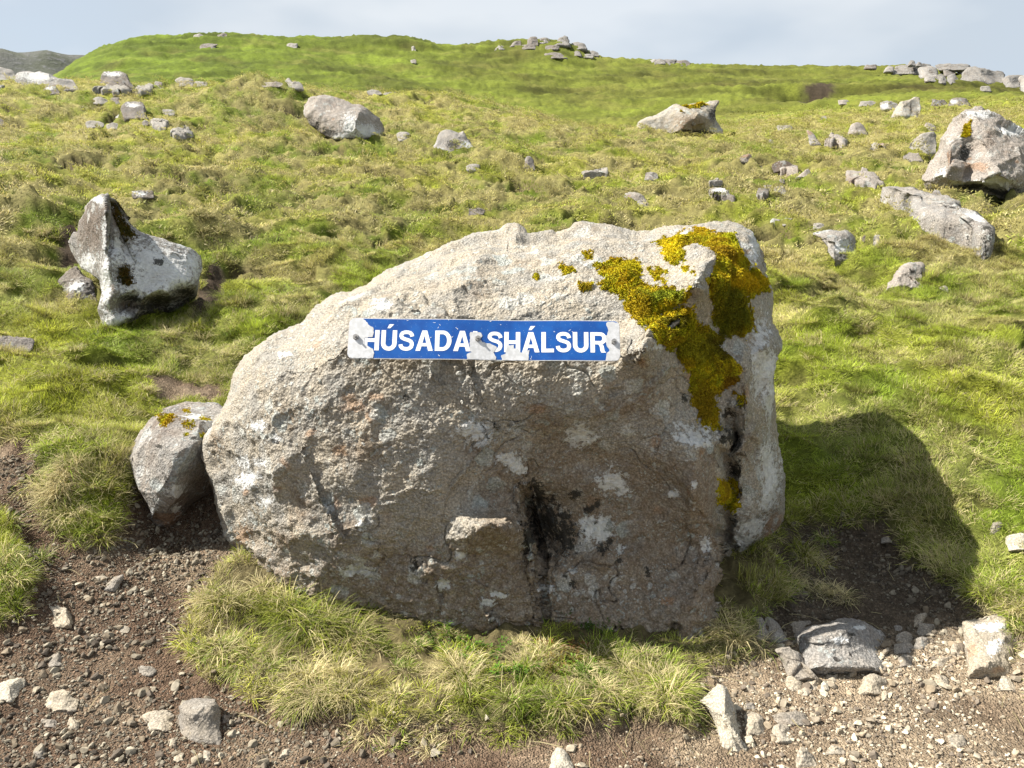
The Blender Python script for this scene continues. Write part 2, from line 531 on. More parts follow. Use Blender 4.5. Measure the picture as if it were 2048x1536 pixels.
def rock_material(name, tan, grey, brown, lichen, lich_amt=0.5, brown_amt=0.5, grain=1.0, dark_amt=0.3, relief=1.0):
    t = NT(name)
    tc = t.n('ShaderNodeTexCoord')
    oi = t.n('ShaderNodeObjectInfo')
    off = t.n('ShaderNodeVectorMath', operation='SCALE')
    comb = t.n('ShaderNodeCombineXYZ')
    for k in range(3): t.l(oi.outputs['Random'], comb.inputs[k])
    t.l(comb.outputs[0], off.inputs[0]); off.inputs['Scale'].default_value = 61.0
    add = t.n('ShaderNodeVectorMath', operation='ADD')
    t.l(tc.outputs['Object'], add.inputs[0]); t.l(off.outputs[0], add.inputs[1])
    P = add.outputs[0]
    # warped coordinates for ragged lichen edges
    wn_ = t.n('ShaderNodeTexNoise'); t.l(P, wn_.inputs['Vector']); wn_.inputs['Scale'].default_value = 22; wn_.inputs['Detail'].default_value = 4
    wsc = t.n('ShaderNodeVectorMath', operation='MULTIPLY_ADD')
    t.l(wn_.outputs['Color'], wsc.inputs[0]); wsc.inputs[1].default_value = (0.06, 0.06, 0.06); t.l(P, wsc.inputs[2])
    W = wsc.outputs[0]
    n1 = t.noise(P, 2.2, 5, 0.6)
    n2 = t.noise(P, 7.0, 6, 0.65)
    n3 = t.noise(P, 30.0, 5, 0.6)
    ne = t.noise(P, 38.0, 6, 0.75)
    gr = t.noise(P, 150.0 * grain, 3, 0.7)
    vg = t.vor(P, 95.0 * grain)
    col = t.mix(t.ramp(n2, 0.35, 0.65), tan, grey)
    ab = t.attr('brown')
    bm = t.math('MAXIMUM', t.ramp(n1, 0.62 - 0.18 * brown_amt, 0.80 - 0.15 * brown_amt), t.ramp(t.math('ADD', ab.outputs['Fac'], t.math('MULTIPLY', t.math('SUBTRACT', n3, 0.5), 1.1)), 0.25, 0.85))
    col = t.mix(t.math('MULTIPLY', bm, 0.85), col, brown)
    # rust spots
    vr = t.vor(W, 5.5)
    ar = t.attr('rust')
    rm = t.math('MAXIMUM', t.math('MULTIPLY', t.ramp(vr.outputs['Distance'], 0.20, 0.08), t.ramp(t.noise(P, 1.3, 2), 0.52, 0.6)), t.ramp(t.math('ADD', ar.outputs['Fac'], t.math('MULTIPLY', t.math('SUBTRACT', n3, 0.5), 0.9)), 0.35, 0.7))
    col = t.mix(t.math('MULTIPLY', rm, 0.5), col, (0.33, 0.18, 0.09))
    # crustose lichen, two sizes
    v1 = t.vor(W, 9.0); v2 = t.vor(W, 26.0)
    l1 = t.math('MULTIPLY', t.ramp(v1.outputs['Distance'], 0.40, 0.33), t.ramp(t.noise(P, 3.1, 3), 0.60 - 0.18 * lich_amt, 0.66 - 0.18 * lich_amt))
    l2 = t.math('MULTIPLY', t.ramp(v2.outputs['Distance'], 0.34, 0.26), t.ramp(t.noise(P, 6.3, 3), 0.60 - 0.16 * lich_amt, 0.66 - 0.16 * lich_amt))
    v3 = t.vor(W, 62.0)
    l3 = t.math('MULTIPLY', t.ramp(v3.outputs['Distance'], 0.34, 0.24), t.ramp(t.noise(P, 10.0, 4, 0.65), 0.60 - 0.14 * lich_amt, 0.66 - 0.14 * lich_amt))
    lm = t.math('MULTIPLY', t.math('MAXIMUM', t.math('MAXIMUM', l1, l2), l3), 0.35 + 0.55 * lich_amt)
    lcol = t.mix(t.ramp(t.noise(P, 5.0, 2), 0.42, 0.6), lichen, (lichen[0] * 0.72, lichen[1] * 0.80, lichen[2] * 0.82))
    col = t.mix(lm, col, lcol)
    # dark crust
    dm = t.math('MULTIPLY', t.ramp(t.vor(W, 17.0).outputs['Distance'], 0.24, 0.14), t.ramp(t.noise(P, 2.7, 3), 0.60 - 0.1 * dark_amt, 0.66 - 0.1 * dark_amt))
    col = t.mix(t.math('MULTIPLY', dm, min(1.0, 2 * dark_amt)), col, (0.055, 0.05, 0.045))
    # grain
    g = t.ramp(gr, 0.25, 0.75, 0.62, 1.30)
    g2 = t.ramp(vg.outputs['Distance'], 0.0, 0.9, 1.18, 0.72)
    gg = t.math('MULTIPLY', g, g2)
    cg = t.n('ShaderNodeCombineColor')
    for k in range(3): t.l(gg, cg.inputs[k])
    col = t.mix(1.0, col, cg.outputs[0], 'MULTIPLY')
    # surveyed patches: white and black crusts, and shade painted near-black under overhangs
    al = t.attr('lich'); ad = t.attr('dark')
    lw = t.ramp(t.math('ADD', al.outputs['Fac'], t.math('MULTIPLY', t.math('SUBTRACT', ne, 0.5), 2.6)), 0.42, 0.60)
    wcol = t.mix(t.ramp(t.noise(P, 60.0, 3), 0.35, 0.7), (0.66, 0.66, 0.64), (0.50, 0.51, 0.51))
    col = t.mix(t.math('MULTIPLY', lw, t.ramp(n2, 0.3, 0.7, 0.60, 0.95)), col, wcol)
    dw = t.ramp(t.math('ADD', ad.outputs['Fac'], t.math('MULTIPLY', t.math('SUBTRACT', ne, 0.5), 2.8)), 0.50, 0.68)
    col = t.mix(t.math('MULTIPLY', dw, 0.92), col, (0.030, 0.028, 0.024))
    h = t.math('ADD', t.math('ADD', t.math('MULTIPLY', gr, 0.5), t.math('MULTIPLY', n3, 1.4)), t.math('MULTIPLY', vg.outputs['Distance'], -0.5))
    h = t.math('ADD', h, t.math('MULTIPLY', t.math('MAXIMUM', lm, lw), 0.25))
    nrm = t.bump(h, 0.85, 0.011 * relief)
    b = t.bsdf(col, 0.92, nrm, 0.18)
    t.l(b.outputs[0], t.out.inputs['Surface'])
    return t.m

M = {}
M['hero'] = rock_material('weathered_boulder', (0.362, 0.316, 0.248), (0.300, 0.282, 0.250), (0.195, 0.140, 0.092), (0.47, 0.465, 0.43), 0.60, 0.35, 1.0, 0.25)
M['grey'] = rock_material('grey_rock', (0.31, 0.28, 0.245), (0.245, 0.233, 0.218), (0.15, 0.115, 0.09), (0.47, 0.46, 0.435), 0.5, 0.5, 0.8, 0.5)
M['pale'] = rock_material('pale_rock', (0.325, 0.298, 0.255), (0.275, 0.255, 0.228), (0.20, 0.15, 0.11), (0.50, 0.485, 0.45), 0.4, 0.4, 0.9, 0.4)
M['pink'] = rock_material('pinkish_rock', (0.325, 0.282, 0.24), (0.28, 0.252, 0.225), (0.21, 0.15, 0.11), (0.48, 0.46, 0.42), 0.45, 0.35, 0.8, 0.35)
M['dark'] = rock_material('dark_rock', (0.215, 0.185, 0.155), (0.17, 0.155, 0.145), (0.105, 0.075, 0.055), (0.42, 0.41, 0.385), 0.35, 0.5, 0.8, 0.45)
M['crag'] = rock_material('skyline_crag', (0.235, 0.215, 0.19), (0.185, 0.175, 0.165), (0.10, 0.08, 0.06), (0.36, 0.355, 0.335), 0.4, 0.6, 0.5, 0.5)
M['stone'] = rock_material('loose_stone', (0.37, 0.315, 0.235), (0.32, 0.28, 0.225), (0.24, 0.175, 0.115), (0.44, 0.41, 0.35), 0.10, 0.2, 1.3, 0.05, 0.35)
M['greystone'] = rock_material('grey_loose_stone', (0.265, 0.23, 0.185), (0.22, 0.20, 0.175), (0.17, 0.125, 0.09), (0.40, 0.385, 0.355), 0.12, 0.2, 1.3, 0.05, 0.35)
M['palestone'] = rock_material('pale_loose_stone', (0.43, 0.385, 0.30), (0.38, 0.345, 0.285), (0.26, 0.20, 0.14), (0.50, 0.47, 0.41), 0.1, 0.15, 1.3, 0.05, 0.4)

def ground_material():
    t = NT('turf_and_soil')
    g = t.n('ShaderNodeNewGeometry')
    P = g.outputs['Position']
    vc = t.attr('gcol'); mk = t.attr('bare')
    n = t.noise(P, 45.0, 5, 0.65); n2 = t.noise(P, 9.0, 4, 0.6); n3 = t.noise(P, 1.6, 5, 0.6)
    f = t.math('MULTIPLY', t.ramp(n, 0.25, 0.75, 0.65, 1.3), t.ramp(n2, 0.25, 0.75, 0.75, 1.22))
    f = t.math('MULTIPLY', f, t.ramp(n3, 0.3, 0.7, 0.86, 1.12))
    cg = t.n('ShaderNodeCombineColor')
    for k in range(3): t.l(f, cg.inputs[k])
    col = t.mix(1.0, vc.outputs['Color'], cg.outputs[0], 'MULTIPLY')
    # soil grain
    v = t.vor(P, 70.0); v2 = t.vor(P, 130.0)
    peb = t.math('MULTIPLY', t.ramp(v.outputs['Distance'], 0.46, 0.30), mk.outputs['Fac'])
    vsep = t.n('ShaderNodeSeparateColor'); t.l(v.outputs['Color'], vsep.inputs[0])
    pv = t.ramp(vsep.outputs[0], 0.0, 1.0, 0.75, 2.3)
    pc = t.n('ShaderNodeCombineColor')
    for k in range(3): t.l(pv, pc.inputs[k])
    colp = t.mix(t.math('MULTIPLY', peb, 0.6), col, t.mix(1.0, col, pc.outputs[0], 'MULTIPLY'))
    h = t.math('ADD', t.math('MULTIPLY', n, 1.0), t.math('MULTIPLY', t.math('MULTIPLY', v2.outputs['Distance'], -1.0), mk.outputs['Fac']))
    nrm = t.bump(h, 0.8, 0.015)
    h2 = t.noise(P, 2.2, 6, 0.75)
    nrm = t.bump(h2, 0.4, 0.12, nrm)
    b = t.bsdf(colp, 0.95, nrm, 0.12)
    t.l(b.outputs[0], t.out.inputs['Surface'])
    return t.m

def blade_material(name, transl=0.40, src='INSTANCER'):
    t = NT(name)
    ti = t.attr('tint', src)
    br = t.attr('br'); bt = t.attr('bt')
    dry = t.attr('dry', src)
    g = t.n('ShaderNodeNewGeometry')
    pn = t.noise(g.outputs['Position'], 5.0, 3, 0.6)
    straw = (0.50, 0.43, 0.23)
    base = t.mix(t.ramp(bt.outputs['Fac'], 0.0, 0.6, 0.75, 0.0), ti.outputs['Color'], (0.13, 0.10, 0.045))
    dd = t.math('ADD', dry.outputs['Fac'], t.math('MULTIPLY', t.math('SUBTRACT', pn, 0.5), 0.5))
    isdry = t.ramp(t.math('SUBTRACT', dd, br.outputs['Fac']), -0.04, 0.04)
    col = t.mix(isdry, base, straw)
    br2 = t.math('FRACT', t.math('MULTIPLY', br.outputs['Fac'], 7.31))
    f = t.math('MULTIPLY', t.ramp(br2, 0.0, 1.0, 0.70, 1.35), t.ramp(pn, 0.3, 0.7, 0.82, 1.18))
    cg = t.n('ShaderNodeCombineColor')
    for k in range(3): t.l(f, cg.inputs[k])
    col = t.mix(1.0, col, cg.outputs[0], 'MULTIPLY')
    d = t.bsdf(col, 0.6, None, 0.25)
    tr = t.n('ShaderNodeBsdfTranslucent')
    t.l(col, tr.inputs['Color'])
    mx = t.n('ShaderNodeMixShader')
    mx.inputs[0].default_value = transl
    t.l(d.outputs[0], mx.inputs[1]); t.l(tr.outputs[0], mx.inputs[2])
    t.l(mx.outputs[0], t.out.inputs['Surface'])
    return t.m

def tint_material(name, rough=0.9, grain=60.0, transl=0.0):
    t = NT(name)
    ti = t.attr('tint', 'INSTANCER')
    tc = t.n('ShaderNodeTexCoord')
    n = t.noise(tc.outputs['Object'], grain, 3, 0.6)
    f = t.ramp(n, 0.25, 0.75, 0.72, 1.25)
    cg = t.n('ShaderNodeCombineColor')
    for k in range(3): t.l(f, cg.inputs[k])
    col = t.mix(1.0, ti.outputs['Color'], cg.outputs[0], 'MULTIPLY')
    b = t.bsdf(col, rough, None, 0.2)
    t.l(b.outputs[0], t.out.inputs['Surface'])
    return t.m

M['ground'] = ground_material()
M['blade'] = blade_material('grass_blades')
M['longblade'] = blade_material('long_grass_blades', 0.35, 'GEOMETRY')
M['pebble'] = tint_material('pebbles', 0.9, 1.5)
M['mossleaf'] = tint_material('moss_shoots', 0.8, 2.0)

# ------------------------------------------------------------------ ground cover colours (albedo)
GREEN = np.array([0.165, 0.225, 0.020]); YGREEN = np.array([0.29, 0.315, 0.036])
STRAW = np.array([0.38, 0.325, 0.14]); OLIVE = np.array([0.135, 0.115, 0.042]); HILL = np.array([0.092, 0.126, 0.011])

def turf_colour(x, y, z=None):
    d = np.hypot(x, y)
    a = fbm(p2(x, y, 0.55, 11.0), 4, 101)
    b = fbm(p2(x, y, 1.6, 4.0), 4, 111)
    c = fbm(p2(x, y, 3.6, 6.0), 3, 121)
    w1 = sstep(-0.18, 0.22, a)[:, None]
    col = GREEN * (1 - w1) + YGREEN * w1
    mid = (sstep(4.5, 9, d) * (1 - sstep(22, 36, d)))
    right = sstep(-3, 6, x)
    w2 = (sstep(-0.04, 0.24, b + 0.10 * mid + 0.05 * right) * (0.30 + 0.50 * mid))[:, None]
    col = col * (1 - w2) + STRAW * w2
    w3 = (sstep(0.16, 0.36, c + 0.05 * mid) * 0.65)[:, None]
    col = col * (1 - w3) + OLIVE * w3
    hum = fbm(p2(x, y, 2.6, 7.7), 3, 33, ridged=True)
    w5 = (sstep(0.10, 0.34, hum) * sstep(5, 9, d) * 0.38)[:, None]
    col = col * (1 - w5) + np.array([0.42, 0.36, 0.115]) * w5
    h = sstep(24, 40, d)[:, None]
    hb = fbm(p2(x, y, 0.16, 2.0), 4, 131)
    hc = HILL * (1 + 1.1 * hb[:, None]) * np.array([1.0, 1.0, 1.0])
    lefty = sstep(10, -25, x)[:, None]
    hc = hc * (1 - 0.10 * (1 - lefty)) + np.array([0.02, 0.0, 0.008]) * (1 - lefty)
    w4 = (sstep(0.05, 0.35, fbm(p2(x, y, 0.4, 9.0), 3, 141)) * 0.5)[:, None]
    hc = hc * (1 - w4) + np.array([0.15, 0.145, 0.035]) * w4
    hf = np.where(h[:, 0] > 0)[0]
    if len(hf):                                   # rank darker grass on the terrace risers
        ph, amp = hill_phase(x[hf], y[hf])
        fine = fbm(p2(x[hf], y[hf], 0.9, 2.0), 3, 151)
        hc[hf] *= (1 - 0.36 * amp * sstep(0.1, 0.9, np.cos(ph)) + 0.5 * fine)[:, None]
    return col * (1 - h) + hc * h

def soil_colour(x, y):
    a = fbm(p2(x, y, 2.3, 1.0), 4, 151)
    base = np.array([0.100, 0.066, 0.044]); tanc = np.array([0.245, 0.190, 0.130])
    w = sstep(-0.30, 0.40, a + 0.55 * sstep(-0.2, 1.5, x) - 0.20)[:, None]
    c_ = base * (1 - w) + tanc * w
    k = (0.85 * sstep(2.72, 3.05, y + 0.2 * a) * sstep(0.3, 0.9, x))[:, None]      # soil darkened to deepen the boulder's shadow on the right
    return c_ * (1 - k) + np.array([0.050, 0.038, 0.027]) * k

# ------------------------------------------------------------------ the ground sheet
def build_ground():
    ph = np.concatenate([np.radians(np.linspace(-180, -47, 46)[:-1]), np.radians(np.linspace(-47, 47, 640)), np.radians(np.linspace(47, 180, 46)[1:])])
    ph = ph[:-1]
    dd = np.concatenate([np.linspace(0.25, 1.7, 8)[:-1], np.exp(np.linspace(math.log(1.7), math.log(76), 530)), np.exp(np.linspace(math.log(80), math.log(3000), 34))])
    A, D = np.meshgrid(ph, dd)
    x, y = (D * np.sin(A)).ravel(), (D * np.cos(A)).ravel()
    z = terrain(x, y)
    nr, nc = A.shape
    idx = np.arange(nr * nc).reshape(nr, nc)
    nx = np.roll(idx, -1, axis=1)
    q = np.stack([idx[:-1], nx[:-1], nx[1:], idx[1:]], -1).reshape(-1, 4)[:, ::-1]
    v = np.stack([x, y, z], 1)
    c = len(v)
    v = np.vstack([v, [[0, 0, 0]]])
    tr = np.stack([idx[0], np.full(nc, c), nx[0]], 1)[:, ::-1]
    me = new_mesh('ground', v, q, tr)
    x, y = v[:, 0], v[:, 1]
    bm = bare_mask(x, y)
    far_scar = np.zeros(len(x))
    fm = (np.hypot(x, y) > 20) & (np.hypot(x, y) < 90)
    far_scar[fm] = sstep(0.5, -0.3, sdist(x[fm], y[fm], SOILS[-1]) + 0.8 * fbm(p2(x[fm], y[fm], 0.8, 0.0), 3, 5))
    dg_ = np.hypot(x, y)
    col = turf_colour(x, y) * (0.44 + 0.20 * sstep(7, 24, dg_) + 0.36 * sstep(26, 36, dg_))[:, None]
    b = np.maximum(bm, 0.8 * far_scar)[:, None]
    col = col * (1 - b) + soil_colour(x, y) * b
    pt_ = np.zeros(len(x)); nk = dg_ < 9
    for q in SOILS[1:-1]:
        pt_[nk] = np.maximum(pt_[nk], sstep(0.06, -0.03, sdist(x[nk], y[nk], q)))
    col = col * (1 - 0.8 * pt_[:, None]) + np.array([0.04, 0.03, 0.02]) * 0.8 * pt_[:, None]
    fs = (0.9 * sstep(0.3, 0.8, far_scar))[:, None]
    col = col * (1 - fs) + np.array([0.045, 0.033, 0.022]) * fs
    sc_ = (0.85 * scar(x, y) * (1 - bm))[:, None]
    col = col * (1 - sc_) + np.array([0.075, 0.055, 0.034]) * sc_
    nr_ = (dg_ < 5)
    isl = np.zeros(len(x)); isl[nr_] = 0.85 * sstep(0.06, -0.05, sdist(x[nr_], y[nr_], ISLAND)) * (1 - bm[nr_])
    col = col * (1 - isl[:, None]) + np.array([0.105, 0.082, 0.045]) * isl[:, None]
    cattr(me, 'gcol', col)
    fattr(me, 'bare', bm)
    o = link('ground', me, M['ground'])
    tag(o, 'grassy hillside with bare gravel track in front', 'ground', kind='structure')
    return o

build_ground()

def build_distant_hill():
    us = np.linspace(-900, 420, 90)
    sky = np.interp(us, [-900, -300, 0, 40, 65, 95, 112, 140, 185, 260, 420], [140, 108, 98, 105, 104, 99, 104, 109, 110, 128, 175])
    R0 = 620.0
    rows = 26
    V = []
    for r in range(rows):
        t = r / (rows - 1)
        for u, s in zip(us, sky):
            d = px_dir(u, s); d = d / math.hypot(d[0], d[1])
            zt = CAM[2] + R0 * d[2]
            rad = R0 - 330 * (1 - t)
            P = np.array([d[0] * rad, d[1] * rad, -40 + (zt + 40) * (t ** 0.9)])
            V.append(P)
    for u, s in zip(us, sky):
        d = px_dir(u, s); d = d / math.hypot(d[0], d[1])
        V.append([d[0] * 900, d[1] * 900, -60])
    V = np.array(V)
    n = fbm(V * 0.02, 4, 201) * 14 + fbm(V * 0.09, 3, 203) * 3
    w = np.ones(len(V)); w[-len(us) * 2:] = 0.25
    V[:, 2] += n * w
    nc = len(us)
    idx = np.arange(len(V)).reshape(-1, nc)
    q = np.stack([idx[:-1, :-1], idx[:-1, 1:], idx[1:, 1:], idx[1:, :-1]], -1).reshape(-1, 4)
    me = new_mesh('distant_hill', V, q)
    t = NT('far_moor')
    g = t.n('ShaderNodeNewGeometry')
    n1 = t.noise(g.outputs['Position'], 0.03, 6, 0.7); n2 = t.noise(g.outputs['Position'], 0.2, 4, 0.7)
    col = t.mix(t.ramp(n1, 0.35, 0.65), (0.060, 0.066, 0.046), (0.088, 0.090, 0.082))  # cloud shadow over the hill is put into these dark colours
    col = t.mix(t.ramp(n2, 0.5, 0.7), col, (0.12, 0.12, 0.12))
    t.l(t.bsdf(col, 0.95, t.bump(n2, 0.6, 3.0), 0.1).outputs[0], t.out.inputs['Surface'])
    o = link('distant_hill', me, t.m)
    tag(o, 'moorland hill far behind at the left, darkened as under cloud shadow', 'hill', kind='structure')

build_distant_hill()
# ------------------------------------------------------------------ rocks
def closed_spline(pts, n):
    P = np.asarray(pts, float)
    m = len(P)
    seg = []
    for k in range(m):
        p0, p1, p2_, p3 = P[(k-1) % m], P[k], P[(k+1) % m], P[(k+2) % m]
        t = np.linspace(0, 1, 12, endpoint=False)[:, None]
        c = 0.5 * (2*p1 + (p2_-p0)*t + (2*p0-5*p1+4*p2_-p3)*t**2 + (3*p1-p0-3*p2_+p3)*t**3)
        lin = p1 + (p2_ - p1) * t
        seg.append(0.6 * c + 0.4 * lin)
    S = np.vstack(seg)
    d = np.concatenate([[0], np.cumsum(np.hypot(*np.diff(np.vstack([S, S[:1]]), axis=0).T))])
    S2 = np.vstack([S, S[:1]])
    q = np.linspace(0, d[-1], n, endpoint=False)
    return np.stack([np.interp(q, d, S2[:, 0]), np.interp(q, d, S2[:, 1])], 1)

def rbf(ctrl, scale=300.0, smooth=1e-4):
    C = np.asarray(ctrl, float)
    X = C[:, :2] / scale
    def phi(r): return np.where(r > 1e-9, r * r * np.log(np.maximum(r, 1e-9)), 0)
    n = len(X)
    K = phi(np.hypot(*(X[:, None] - X[None]).transpose(2, 0, 1))) + smooth * np.eye(n)
    Q = np.hstack([np.ones((n, 1)), X])
    A = np.block([[K, Q], [Q.T, np.zeros((3, 3))]])
    s = np.linalg.solve(A, np.concatenate([C[:, 2], np.zeros(3)]))
    def f(u, v):
        x = np.stack([u, v], 1) / scale
        out = s[n] + s[n+1] * x[:, 0] + s[n+2] * x[:, 1]
        for k in range(n):
            out += s[k] * phi(np.hypot(x[:, 0] - X[k, 0], x[:, 1] - X[k, 1]))
        return out
    return f

def shell(outline, centre, nth, nf, nb, front, rim, back_t):
    """closed body: outline in the survey frame, every vertex with a depth of its own"""
    O = closed_spline(outline, nth)
    c = np.asarray(centre, float)
    rf = np.linspace(0, 1, nf + 1)[1:]
    rb = np.sin(np.linspace(0, 1, nb + 1)[1:-1] * math.pi / 2)[::-1]
    rows, rho, side = [], [], []
    for r in rf:
        rows.append(c + r * (O - c)); rho.append(np.full(nth, r)); side.append(np.zeros(nth))
    for r in rb:
        rows.append(c + r * (O - c)); rho.append(np.full(nth, r)); side.append(np.ones(nth))
    uv = np.vstack(rows + [c[None], c[None]])
    rho = np.concatenate(rho + [[0], [0]])
    side = np.concatenate(side + [[0], [1]])
    R = rim(uv[:, 0], uv[:, 1])
    Y = np.where(side < 0.5, 0, R + back_t * np.sqrt(np.maximum(1 - rho ** 4, 0)))
    m = side < 0.5
    Y[m] = front(uv[m, 0], uv[m, 1], rho[m], R[m])
    P = px_at(uv[:, 0], uv[:, 1], Y)
    nr = len(rows)
    idx = np.arange(nr * nth).reshape(nr, nth)
    nx = np.roll(idx, -1, 1)
    q = np.stack([idx[:-1], nx[:-1], nx[1:], idx[1:]], -1).reshape(-1, 4)
    c0, c1 = nr * nth, nr * nth + 1
    tr = np.vstack([np.stack([np.full(nth, c0), nx[0], idx[0]], 1), np.stack([np.full(nth, c1), idx[-1], nx[-1]], 1)])
    return P, q, tr, uv, rho, side, idx

def flip_if_needed(P, q, tr, c0):
    """outward normals: the front pole must face the viewer"""
    a, b, c = P[tr[0]]
    if np.cross(b - a, c - a)[1] > 0:
        return q[:, ::-1], tr[:, ::-1]
    return q, tr

def facets(u, v, seed, cu, cv, R, K=6, tilt=0.9):
    r = np.random.default_rng(seed)
    h = None
    for k in range(K):
        a = r.uniform(0, 2 * math.pi)
        s = r.uniform(0.15, tilt)
        off = r.uniform(0.75, 1.15)
        pl = off + s * (math.cos(a) * (u - cu) / R + math.sin(a) * (v - cv) / R)
        h = pl if h is None else -np.log(np.exp(-9 * h) + np.exp(-9 * pl)) / 9
    return h

def auto_outline(box, seed, n=9, square=0.12):
    r = np.random.default_rng(seed)
    u0, v0, u1, v1 = box
    cu, cv, a, b = (u0+u1)/2, (v0+v1)/2, (u1-u0)/2, (v1-v0)/2
    ph = np.sort((np.arange(n) + r.uniform(-0.35, 0.35, n)) * 2 * math.pi / n)
    e = 2.0 / (2.0 + 2.0 * square)
    x = np.sign(np.cos(ph)) * np.abs(np.cos(ph)) ** e
    y = np.sign(np.sin(ph)) * np.abs(np.sin(ph)) ** e
    j = r.uniform(0.72, 1.12, n)
    return [(cu + a * x[k] * j[k], cv + b * y[k] * j[k]) for k in range(n)]

def facet_cut(me, N, R, depth, seed, tilt=0.25):
    """chop the swelling surface by planes so that it breaks into flat faces with sharp arrises"""
    co, nm = coords_of(me), normals_of(me)
    r = np.random.default_rng(seed)
    ids = []
    for k in r.choice(len(co), min(len(co), N * 14), replace=False):      # evenly spread seeds
        if not ids or ((co[ids] - co[k]) ** 2).sum(1).min() > (0.55 * R) ** 2:
            ids.append(k)
        if len(ids) >= N: break
    cut = np.zeros(len(co), np.float32)
    order = np.argsort(co[:, 0]); sx_ = co[order, 0]
    for k in ids:
        n = nm[k] + r.normal(0, tilt, 3)
        n = (n / np.linalg.norm(n)).astype(np.float32)
        Rk = R * r.uniform(0.7, 1.3)
        near = order[np.searchsorted(sx_, co[k, 0] - 1.8 * Rk):np.searchsorted(sx_, co[k, 0] + 1.8 * Rk)]
        dv = co[near] - co[k]
        d2 = (dv * dv).sum(1)
        w_ = d2 < (1.8 * Rk) ** 2
        near, dv, dist = near[w_], dv[w_], np.sqrt(d2[w_])
        h = dv @ n + depth * r.uniform(0.2, 1.3) - 0.8 * np.maximum(dist - Rk, 0)
        h = np.where((nm[near] @ n) > 0.3, h, 0)
        cut[near] = np.maximum(cut[near], h)
    cap = 2.0 * depth
    cut = cap * np.tanh(cut / cap)
    set_coords(me, co - nm * cut[:, None])

def crack_lines(co, scale, width, seed):
    a = np.abs(perlin(co * scale + 0.35 * np.stack([perlin(co * scale * 3 + k, seed + k) for k in range(3)], 1), seed))
    m = sstep(0.02, 0.25, perlin(co * scale * 0.6 + 9.0, seed + 5))
    return sstep(width, 0.0, a) * m

def noise_disp(me, amps, seed, size=1.0):
    co, nm = coords_of(me), normals_of(me)
    d = np.zeros(len(co), np.float32)
    for (a, s, ridg) in amps:
        n = fbm(co * s + seed * 1.37, 3, seed, ridged=ridg)
        d += a * n
    set_coords(me, co + nm * d[:, None])

def ell(u, v, lst):
    out = np.zeros(len(u))
    for (a, b, ra, rb) in lst:
        r = np.hypot((u - a) / ra, (v - b) / rb)
        out = np.maximum(out, 1 - 0.5 * r)
    return np.clip(out, 0, 1)

def inpoly_sd(u, v, pts):
    return sdist(u, v, np.asarray(pts, float))

